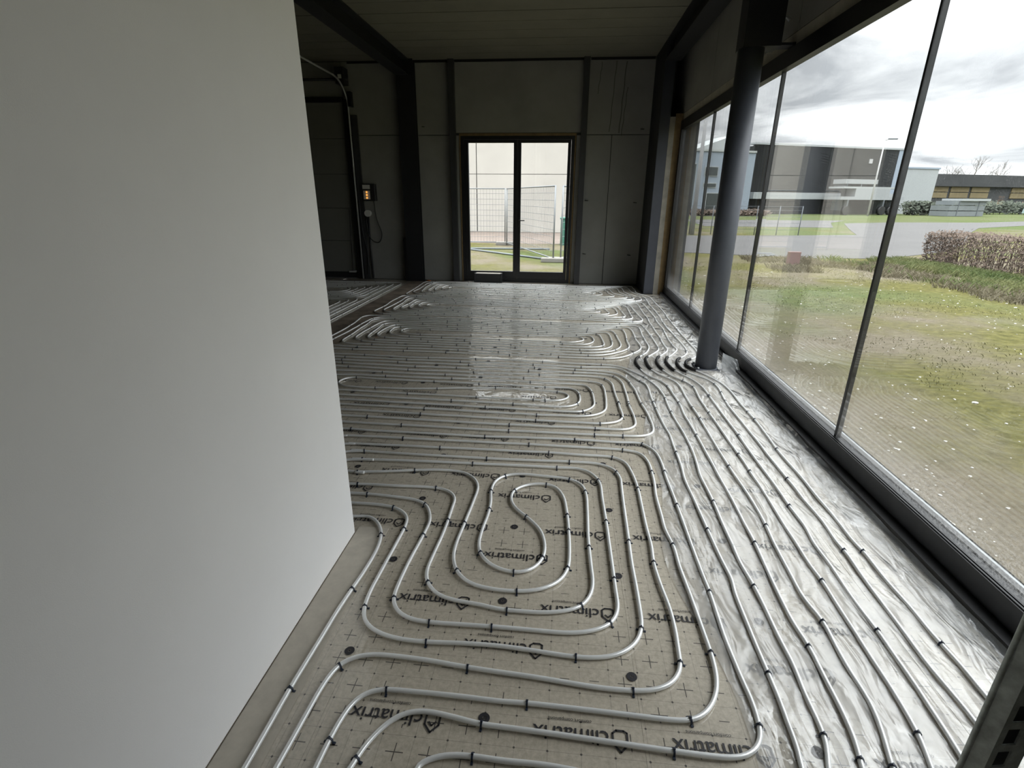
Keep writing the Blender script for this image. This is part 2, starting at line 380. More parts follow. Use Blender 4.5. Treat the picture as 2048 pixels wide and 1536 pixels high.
fl = struct('floor', MB().box(X0, WX + .25, Y0, YB + .25, -0.30, -0.004), 'slab')
# insulation sheets, 1 m wide rolls laid along the room, printed side up
def sheet(x0, x1, y0, y1, z=0.0, m='printed_foil', name='insulation_sheet'):
    return MB().box(x0, x1, y0, y1, -0.004, z).build(name, m, fl)
for i, x in enumerate((-3.7, -2.7, -1.7, -0.7, 0.3)):
    sheet(x + .0004, x + 1 - .0004, Y0 + .02, YB - .01, 0.0 if i % 2 else -0.0004)
sheet(1.3015, WX - .03, Y0 + .02, YB - .01, 0.0)
sheet(-6.0, -3.7015, Y0 + .02, YB - .01, -0.0012)
MB().box(-0.955, -0.805, Y0 + .02, 2.06, -0.002, 0.0022).build('edge_board', 'edge_board', fl)
MB().box(-2.93, -2.46, 4.2, YB - .02, -0.002, 0.0016).build('bare_strip', 'bare_floor', fl)

# printed lettering and marks on the sheets (flat print, one mesh)
def text_mesh(body, size):
    cu = bpy.data.curves.new('lettering', 'FONT'); cu.body = body; cu.size = size; cu.resolution_u = 3; cu.offset = 0.0003 * size / 0.08
    cu.space_character = 0.98
    to = bpy.data.objects.new('lettering', cu); C.objects.link(to)
    dg = bpy.context.evaluated_depsgraph_get(); me = bpy.data.meshes.new_from_object(to.evaluated_get(dg))
    v = [tuple(q.co) for q in me.vertices]; f = [tuple(p.vertices) for p in me.polygons]
    bpy.data.objects.remove(to); bpy.data.curves.remove(cu); bpy.data.meshes.remove(me)
    x0 = min(q[0] for q in v); x1 = max(q[0] for q in v)
    return [(q[0]-x0, q[1]) for q in v], f, x1 - x0
LT, LF, LW = text_mesh('climatrix', 0.074)
TT, TF, TW = text_mesh('comfort companions', 0.0155)
k_l = 0.232 / LW; k_t = 0.135 / TW
def stroke(mb, pts, wd, xf):
    n = len(pts)
    for i in range(n - 1):
        a, b_ = Vector(pts[i]), Vector(pts[i+1]); d = (b_-a).normalized(); nn = Vector((-d.y, d.x))*wd/2
        mb.poly([xf(*(a-nn-d*wd*.3)), xf(*(b_-nn+d*wd*.3)), xf(*(b_+nn+d*wd*.3)), xf(*(a+nn-d*wd*.3))])
pr = MB()
def logo(cx, cy, detail=True):
    # text runs rotated by 180 degrees: reads towards +y side. cx = left end in the picture (end of the word)
    xr = cx + 0.295
    def xf(u, v): return (xr - u, cy - v + 0.03, 0.0030)
    b = len(pr.v)
    pr.v += [xf(0.062 + x*k_l, y*k_l) for x, y in LT]; pr.f += [tuple(b+i for i in q) for q in LF]
    stroke(pr, [(0.006,0.0),(0.006,0.036),(0.028,0.060),(0.050,0.036),(0.050,0.004),(0.038,-0.006),(0.016,-0.006),(0.006,0.0)], 0.0062, xf)
    stroke(pr, [(0.016,0.026),(0.028,0.039),(0.038,0.028)], 0.0055, xf)
    if detail:
        b = len(pr.v)
        pr.v += [xf(0.112 + x*k_t, -0.030 + y*k_t) for x, y in TT]; pr.f += [tuple(b+i for i in q) for q in TF]
def ring(cx, cy, r, wd, n=20):
    for i in range(n):
        a0, a1 = 2*math.pi*i/n, 2*math.pi*(i+1)/n
        pr.poly([(cx+math.cos(a)*q, cy+math.sin(a)*q, 0.0030) for a, q in ((a0,r-wd),(a0,r),(a1,r),(a1,r-wd))])
for kx in range(-4, 2):
    for ky in range(0, 18):
        yA = 1.107 + .5*(ky-2); yB = 1.407 + .5*(ky-2)
        for lx, ly in ((-.616 + kx, yA), (-.038 + kx, yA), (-.31 + kx, yB)):
            if lx + .3 > 1.66 or lx < -3.9 or (lx < -0.98 and ly < 2.1) or ly > 4.4 or ly < -.3: continue
            if -2.95 < lx + .15 < -2.45 and ly > 4.1: continue
            logo(lx, ly, ly < 3.2)
        for lx, ly in ((-.71 + kx, 1.34 + .5*(ky-2)), (-.19 + kx, 1.14 + .5*(ky-2))):
            if lx > 1.6 or (lx < -.98 and ly < 2.1) or ly > 6 or ly < -.3: continue
            ring(lx, ly, 0.0180, 0.0120); ring(lx, ly, 0.0042, 0.0040, 10)
pro = pr.build('printed_lettering', 'print_ink', fl)
tag(pro, kind='stuff')

# --------------------------------------------------------------- walls
pt = struct('wall_partition', MB().box(-1.06, -0.957, Y0, 2.0075, 0.006, CZ - .002), 'plaster', 'white plastered partition wall')
wl = struct('wall_left', MB().box(X0 - .2, X0, Y0 - .2, YB + .25, -.3, CZ + .3), 'concrete_panel')

# back wall: dark backing with openings, concrete panels in front of it
wb = MB()
for x0, x1, z0, z1 in ((X0, -6.6, -.3, CZ+.3), (-4.03, -1.93, -.3, CZ+.3), (.10, WX + .25, -.3, CZ+.3), (-1.93, .10, 2.60, CZ+.3), (-6.6, -4.03, 3.11, CZ+.3), (-6.6, -4.03, -.3, -.001), (-1.93, .10, -.3, -.001)):
    wb.box(x0, x1, YB + .03, YB + .25, z0, z1)
wb = struct('wall_back', wb, 'joint_sealant')
JZ = 2.575
def panel(x0, x1, z0, z1, m='concrete_panel', g=.006):
    return MB().box(x0 + g, x1 - g, YB, YB + .034, z0 + g, z1 - g).build('concrete_panel', m, wb)
panel(-4.03, -2.06, 0, JZ); panel(-4.03, -2.06, JZ, CZ)
panel(-2.06, -1.955, 0, JZ); panel(-2.06, .25, JZ + .03, CZ)
panel(.125, .25, 0, JZ); panel(.25, .735, 0, JZ); panel(.735, WX + .1, 0, JZ); panel(.25, WX + .1, JZ, CZ)
panel(-6.6, -4.03, 3.13, CZ); panel(X0, -6.6, 0, JZ); panel(X0, -6.6, JZ, CZ)
# stain runs below the eaves on the panel right of the door
for cx, zt, zb, wd in ((.50, CZ-.06, 3.20, .010), (.735, CZ-.05, 2.62, .012), (.90, CZ-.06, 2.60, .016), (.945, 3.3, 2.56, .012)):
    m_ = MB(); n = 9
    for i in range(n):
        za, zc = zt + (zb-zt)*i/n, zt + (zb-zt)*(i+1)/n; o1 = math.sin(i*1.9+cx*9)*.006; o2 = math.sin((i+1)*1.9+cx*9)*.006
        o1 -= .05*(i/n); o2 -= .05*((i+1)/n)
        m_.poly([(cx+o1-wd/2, YB-.0012, za), (cx+o2-wd/2, YB-.0012, zc), (cx+o2+wd/2, YB-.0012, zc), (cx+o1+wd/2, YB-.0012, za)])
    m_.build('stain_run', 'crack', wb)
for ax, az in ((.335, 1.50), (.345, .56), (1.20, 1.47), (1.17, .55), (-2.62, 2.71), (1.22, 2.66), (-3.86, 2.36)):
    MB().tube([(ax, YB, az), (ax+.005, YB-.03, az), (ax+.05, YB-.045, az-.004)], .008, 6).build('anchor_rod', 'joint_sealant', wb)
# trims: two slim steel posts and timber packing round the door
for i, x in enumerate((-2.108, .198)):
    m_ = MB().box(x, x+.012, YB-.10, YB-.001, 0.002, CZ-.002).box(x+.088, x+.1, YB-.10, YB-.001, 0.002, CZ-.002).box(x+.012, x+.088, YB-.10, YB-.088, 0.002, CZ-.002)
    tag(m_.build('steel_post', 'post_grey'), ('slim grey steel post left of the glazed double door', 'slim grey steel post right of the glazed double door')[i], 'post', 'slim posts beside the door')
tr = MB().box(-1.955, .125, YB-.012, YB+.03, 2.562, 2.602); struct('trim_1', tr, 'timber_orange')
tr = MB().box(-1.955, -1.932, YB-.012, YB+.03, 0.005, 2.560); struct('trim_2', tr, 'timber_orange')
tr = MB().box(.102, .125, YB-.012, YB+.03, 0.005, 2.560); struct('trim_3', tr, 'timber_orange')
tr = MB().box(-3.9, -2.05, YB-.03, YB-.002, 3.70, CZ-.001).box(-2.0, .19, YB-.03, YB-.002, 3.70, CZ-.001).box(.31, 1.36, YB-.03, YB-.002, 3.70, CZ-.001); struct('trim_4', tr, 'black_frame')

# glazed double door
d1 = tag(empty('door_1', (-.915, YB+.02, 0)), 'black framed glazed double door', None, None, 'structure')
MB().box(-1.93, -1.875, YB-.01, YB+.10, .012, 2.56).box(.045, .10, YB-.01, YB+.10, .012, 2.56).box(-1.875, .045, YB-.01, YB+.10, 2.505, 2.56).box(-1.875, .045, YB-.01, YB+.10, .012, .06).build('door_frame', 'black_frame', d1)
for a, b_ in ((-1.873, -.909), (-.905, .043)):
    lf = MB(); gl0, gl1 = (a+.075, b_-.063) if a < -1 else (a+.063, b_-.056)
    lf.box(a, gl0, YB-.005, YB+.07, .064, 2.501).box(gl1, b_, YB-.005, YB+.07, .064, 2.501).box(gl0, gl1, YB-.005, YB+.07, 2.452, 2.501).box(gl0, gl1, YB-.005, YB+.07, .064, .20)
    lo = lf.build('door_leaf', 'black_frame', d1)
    MB().box(gl0-.004, gl1+.004, YB+.025, YB+.045, .196, 2.456).build('pane', 'door_glass', lo)
    if a > -1:
        MB().box(-.885, -.860, YB-.018, YB-.006, 1.02, 1.20, .003).tube([(-.872, YB-.018, 1.14), (-.872, YB-.06, 1.14), (-.76, YB-.062, 1.14)], .009, 8).build('door_handle', 'black_plastic', lo)

# sectional gate, left of the hall column
d2 = tag(empty('door_2', (-5.3, YB, 0)), 'grey sectional overhead gate', None, None, 'structure')
for i in range(5):
    za, zb = .125 + i*.6, .125 + (i+1)*.6 - .006
    MB().box(-6.55, -4.045, YB+.01, YB+.05, za, min(zb, 3.108), .004).build('gate_section', 'gate_panel', d2)
MB().box(-6.58, -4.042, YB+.05, YB+.07, .002, 3.12).build('gate_backing', 'black_plastic', d2)  # added sheet, stops daylight showing through the section joints
MB().box(-6.55, -4.045, YB+.0, YB+.06, .015, .122).build('bottom_seal', 'black_plastic', d2)
MB().box(-4.04, -3.955, YB-.05, YB+.02, .004, 3.15).box(-6.6, -4.04, YB-.05, YB+.02, 3.105, 3.19).box(-6.66, -6.54, YB-.05, YB+.06, .004, 3.15).build('gate_frame', 'black_frame', d2)
trk = [(-3.925, YB-.075, .01), (-3.925, YB-.075, 3.0)] + [(-3.925, YB-.075-.55*(1-math.cos(a)), 3.0+.42*math.sin(a)) for a in [math.pi/2*i/8 for i in range(1, 9)]] + [(-3.925, YB-2.6, 3.44)]
MB().tube(trk, .015, 8).build('guide_track', 'galv_track', d2)
MB().tube([(-6.6, YB-.14, 3.44), (-3.86, YB-.14, 3.44)], .022, 10).build('spring_shaft', 'black_frame', d2)
MB().box(-4.06, -3.90, YB-.22, YB-.01, 3.36, 3.62, .01).build('gate_motor', 'black_plastic', d2)
MB().box(-4.0, -3.94, YB-.235, YB-.22, 3.44, 3.50).build('motor_label', 'white_plastic', d2)
MB().box(-3.90, -3.84, YB-.14, YB-.03, 3.02, 3.26, .005).build('bearing_bracket', 'black_frame', d2)
MB().tube([(-4.10, YB-.03, 1.30), (-4.12, YB-.035, .8), (-4.14, YB-.03, .16)], .006, 5).build('pull_rope', 'black_plastic', d2)
MB().box(-4.22, -4.08, YB-.05, YB+.01, .12, .16, .006).build('gate_foot_handle', 'galv_track', d2)
MB().box(-3.90, -3.80, YB-.05, YB-.004, .004, 2.9).build('side_cover', 'post_grey', d2)

# control box, socket and cable on the back wall
cb = thing('control_box', 'black gate control box with orange buttons beside the overhead gate', 'control box', loc=(-3.67, YB, 1.46))
MB().box(-3.80, -3.54, YB-.11, YB-.001, 1.456, 1.756, .012).build('casing', 'black_plastic', cb)
MB().box(-3.775, -3.635, YB-.114, YB-.108, 1.665, 1.735).build('label_plate', 'white_plastic', cb)
bp_ = MB().box(-3.765, -3.64, YB-.114, YB-.108, 1.485, 1.635).build('button_plate', 'white_plastic', cb)
for z in (1.61, 1.56, 1.51):
    MB().tube([(-3.70, YB-.114, z), (-3.70, YB-.128, z)], .016, 10).build('button', 'orange_lamp', bp_)
so = thing('wall_socket', 'white round wall socket with conduit below the control box', 'socket', loc=(-3.73, YB, .01))
MB().tube([(-3.735, YB-.001, 1.235), (-3.735, YB-.075, 1.235)], .062, 16).build('socket_body', 'white_plastic', so)
MB().box(-3.80, -3.75, YB-.06, YB-.001, 1.12, 1.22, .008).build('plug', 'black_plastic', so)
MB().tube([(-3.742, YB-.02, 1.18), (-3.745, YB-.02, .6), (-3.74, YB-.02, .02)], .018, 8).build('conduit', 'post_grey', so)
def spl(pts, n=10):
    P_ = [Vector(p) for p in pts]; out = []
    for i in range(len(P_)-1):
        a = P_[max(i-1,0)]; b_ = P_[i]; c = P_[i+1]; d = P_[min(i+2, len(P_)-1)]
        for k in range(n):
            t_ = k/n; out.append(.5*((2*b_) + (c-a)*t_ + (2*a-5*b_+4*c-d)*t_*t_ + (3*b_-a-3*c+d)*t_**3))
    out.append(P_[-1]); return out
tag(MB().tube(spl([(-3.60, YB-.05, 1.455), (-3.58, YB-.03, 1.15), (-3.50, YB-.03, .86), (-3.58, YB-.03, .70), (-3.74, YB-.04, .80), (-3.79, YB-.03, 1.12)]), .008, 6).build('power_cable', 'black_plastic'), 'black cable looping from the control box to the wall socket', 'cable')
tag(MB().tube(spl([(-3.88, YB-.07, 1.5), (-3.86, YB-.07, .9), (-3.80, YB-.06, .5), (-3.83, YB-.06, .1)]), .009, 6).build('hanging_cable', 'black_plastic'), 'thin dark cable hanging straight down beside the gate track', 'cable')

# right wall above the glazing, pier at its far end
wr = MB().box(WX+.03, WX+.25, Y0, YB+.25, 2.66, CZ+.3).box(WX+.03, WX+.25, 8.99, YB+.25, -.3, 2.66).box(WX+.03, WX+.25, Y0, 8.99, -.3, -.001).box(WX+.03, WX+.25, Y0, .90, -.001, 2.66)
MB_RW = [(Y0, -1.1), (-1.1, .895)]
wr = struct('wall_right', wr, 'joint_sealant')
for a, b_ in ((Y0, -.6), (-.6, 2.1), (2.1, 4.85), (4.85, 7.4), (7.4, YB-.002)):
    MB().box(WX-.01, WX+.034, a+.004, b_-.004, 2.77, CZ-.002).build('wall_panel', 'concrete_panel', wr)
for a, b_ in MB_RW: MB().box(WX-.01, WX+.034, a+.004, b_-.004, .004, 2.655).build('wall_panel', 'concrete_panel', wr)
MB().box(WX-.012, WX+.03, Y0, 8.96, 2.665, 2.765).build('timber_batten', 'batten', wr)
MB().box(1.53, 1.61, 8.97, 9.05, .003, 2.72).build('timber_jamb', 'timber', wr)
MB().box(1.61, WX+.03, 8.97, YB-.002, .003, 2.765).build('pier_lining', 'timber_orange', wr)

# glazing
wn = tag(empty('window_1', (WX, 3, 0)), 'long frameless glazed wall on a black rail', None, None, 'structure')
MB().box(1.700, 1.80, .90, 8.965, .001, .148).build('bottom_rail', 'window_rail', wn)
MB().box(1.708, 1.716, .90, 8.965, .148, .153).box(1.722, 1.730, .90, 8.965, .148, .154).box(1.768, 1.795, .90, 8.965, .148, .156).build('glazing_bead', 'black_frame', wn)
MB().box(1.70, 1.766, .90, 8.965, 2.532, 2.662).build('head_rail', 'black_frame', wn)
MB().box(1.70, 1.80, 8.875, 8.965, .148, 2.532).box(1.70, 1.80, .90, .99, .148, 2.532).build('end_frame', 'black_frame', wn)
MB().box(1.80, 1.89, .90, 9.0, .090, .100).box(1.88, 1.89, .90, 9.0, .03, .100).build('window_sill', 'sill_alu', wn)
ML = [3.092, 5.063, 7.170]
edges = [.99] + ML + [8.875]
for y in ML:
    MB().box(1.731, 1.763, y-.009, y+.009, .148, 2.532).build('glazing_joint', 'black_frame', wn)
for a, b_ in zip(edges[:-1], edges[1:]):
    MB().box(WX, WX+.024, a+.010, b_-.010, .140, 2.54).build('pane', 'window_glass', wn)

MB().box(1.640, 1.6995, Y0+.05, 8.94, .0005, .045).build('rail_shade_strip', 'black_plastic', fl)  # black strip stands in for the shadow along the foot of the rail
# rear of the hall, behind the viewer
wr2 = MB().box(X0, WX+.25, Y0-.2, Y0, -.3, CZ+.3)
struct('wall_rear', wr2, 'concrete_panel')

# ceiling of long panels
ce = struct('ceiling', MB().box(X0, WX+.25, Y0, YB+.25, CZ+.03, CZ+.3), 'joint_sealant')
ys = [YB]
while ys[-1] > Y0 + .1: ys.append(max(Y0, ys[-1] - 1.185))
for b_, a in zip(ys[:-1], ys[1:]):
    mm_ = MB().box(X0, WX+.2, a+.010, b_-.010, CZ, CZ+.034)
    mm_.build('ceiling_panel', 'ceiling_panel', ce)
    for q in (.33, .66):
        yy = a + (b_-a)*q
        MB().box(X0, WX+.2, yy-.0035, yy+.0035, CZ-.003, CZ).build('panel_rib', 'ceiling_panel', ce)

# --------------------------------------------------------------- steel frame
def ibeam(x0, x1, y0, y1, z0, z1, t=.016):
    xm = (x0+x1)/2
    return MB().box(x0, x1, y0, y1, z0, z0+t).box(x0, x1, y0, y1, z1-t, z1).box(xm-.007, xm+.007, y0, y1, z0+t, z1-t)
tag(ibeam(-3.0, -2.774, Y0+.01, 9.80, 3.49, CZ-.001).build('steel_beam', 'dark_steel'), 'dark steel ceiling beam running to the column left of the door', 'beam', 'steel ceiling beams')
tag(ibeam(1.372, 1.60, Y0+.01, 8.96, 3.46, CZ-.001).build('steel_beam', 'dark_steel'), 'dark steel ceiling beam above the long glazed wall', 'beam', 'steel ceiling beams')
cl = thing('steel_column', 'black steel column against the back wall left of the glazed door', 'column', loc=(-2.85, 9.87, 0))
MB().box(-3.0, -2.70, 9.80, 9.816, .012, CZ-.002).box(-2.86, -2.84, 9.816, 9.93, .012, CZ-.002).box(-3.0, -2.70, 9.93, 9.946, .012, CZ-.002).build('shaft', 'dark_steel', cl)
MB().box(-3.03, -2.67, 9.78, 9.947, .0005, .0135).build('base_plate', 'dark_steel', cl)
MB().box(-3.06, -3.002, 9.82, 9.946, .014, .80).build('side_guard', 'black_frame', cl)
cr_ = thing('steel_column', 'blue-grey steel column in the corner beside the end of the glazing', 'column', loc=(1.45, 9.4, 0))
MB().box(1.376, 1.528, 8.97, 8.99, .012, CZ-.002).build('front_flange', 'flange_paint', cr_)
MB().box(1.372, 1.39, 8.991, YB-.004, .012, CZ-.002).box(1.51, 1.528, 8.991, YB-.004, .012, CZ-.002).build('shaft', 'dark_steel', cr_)  # side plates darker than the front flange: shade put into the colour
MB().box(1.35, 1.529, 8.95, YB-.003, .0005, .0135).build('base_plate', 'dark_steel', cr_)
rc = thing('round_column', 'round blue-grey steel column standing on the floor by the glazing', 'column', loc=(1.41, 4.90, 0))
MB().cyl(1.41, 4.90, .012, 2.66, .099, 40).build('shaft', 'column_paint', rc)
MB().box(1.30, 1.52, 4.795, 5.005, .0005, .0125).build('base_plate', 'column_paint', rc)
for bx_, by_ in ((1.318, 4.81), (1.503, 4.81), (1.503, 4.99), (1.318, 4.99)):
    MB().tube([(bx_, by_, .0125), (bx_, by_, .028)], .011, 6).build('anchor_bolt', 'galv_track', rc)
MB().box(1.318, 1.60, 4.80, 5.0, 2.66, CZ-.30).build('head_block', 'dark_steel', rc)
MB().box(1.50, 1.722, 4.84, 4.97, 2.672, 2.69).build('bracket_plate', 'dark_steel', rc)
MB().tube([(1.602, 4.86, 2.86), (1.63, 4.86, 2.86), (1.655, 4.86, 2.84)], .012, 6).build('bracket_bolt', 'galv_track', rc)

# --------------------------------------------------------------- small things indoors
ck = thing('crate', 'black crate standing on the floor in front of the glazed door', 'crate', loc=(-1.42, 9.83, 0))
MB().box(-1.68, -1.17, 9.745, 9.765, .003, .175).box(-1.68, -1.17, 9.905, 9.925, .003, .175).box(-1.68, -1.66, 9.765, 9.905, .003, .175).box(-1.19, -1.17, 9.765, 9.905, .003, .175).box(-1.66, -1.19, 9.765, 9.905, .003, .02).build('crate_body', 'black_plastic', ck)
for x in (-1.69, -1.19):
    MB().box(x, x+.03, 9.735, 9.762, .002, .185, .004).build('corner_post', 'black_plastic', ck)
MB().box(-1.658, -1.192, 9.767, 9.903, .10, .178).build('crate_filling', 'crate_top', ck)
tag(MB().tube([(-2.62, 9.76, .012), (-2.58, 9.74, .028), (-2.54, 9.75, .012)], .012, 6).build('plastic_scrap', 'orange_plastic'), 'small orange scrap on the floor at the foot of the back column', 'scrap')

# slotted galvanised upright close to the viewer
up_ = thing('slotted_upright', 'galvanised slotted steel upright close to the viewer at the lower right', 'upright', loc=(.63, .55, 0))
E0 = Vector((.603, .573)); ra = Vector((.69, -.72)); E1 = E0 + ra*.022; rb = Vector((.86, .30)).normalized()
def strip(mb, p, d, a, b_, z0, z1, th=.0025, sl=0.0):
    nn = Vector((-d.y, d.x))*th; q0 = p + d*a; q1 = p + d*b_
    b = len(mb.v)
    mb.v += [(*q0, z0), (*q1, z0+sl), (*(q1+nn), z0+sl), (*(q0+nn), z0), (*q0, z1), (*q1, z1+sl), (*(q1+nn), z1+sl), (*(q0+nn), z1)]
    mb.f += [tuple(b+i for i in q) for q in ((0,3,2,1),(4,5,6,7),(0,1,5,4),(1,2,6,5),(2,3,7,6),(3,0,4,7))]
ma = MB(); strip(ma, E0, ra, 0, .022, .026, 1.25)
ma.tube([(E0.x, E0.y, .026), (E0.x, E0.y, 1.25)], .0035, 8)
ma.build('plain_flange', 'galvanised', up_)
mb_ = MB(); z = .026; strip(mb_, E1, rb, 0, .014, .026, 1.25); strip(mb_, E1, rb, .044, .075, .026, 1.25)
while z < 1.24:
    strip(mb_, E1, rb, .014, .044, z, min(z+.013, 1.25), sl=-.008); z += .044
mb_.build('slotted_flange', 'galvanised', up_)
mk = MB(); nb = Vector((-rb.y, rb.x)); strip(mk, E1 + nb*.006, rb, .003, .075, .026, 1.25); mk.build('channel_back', 'black_plastic', up_)
ft = MB().box(.59, .74, .47, .60, .019, .026); ft.build('foot_plate', 'galvanised', up_)

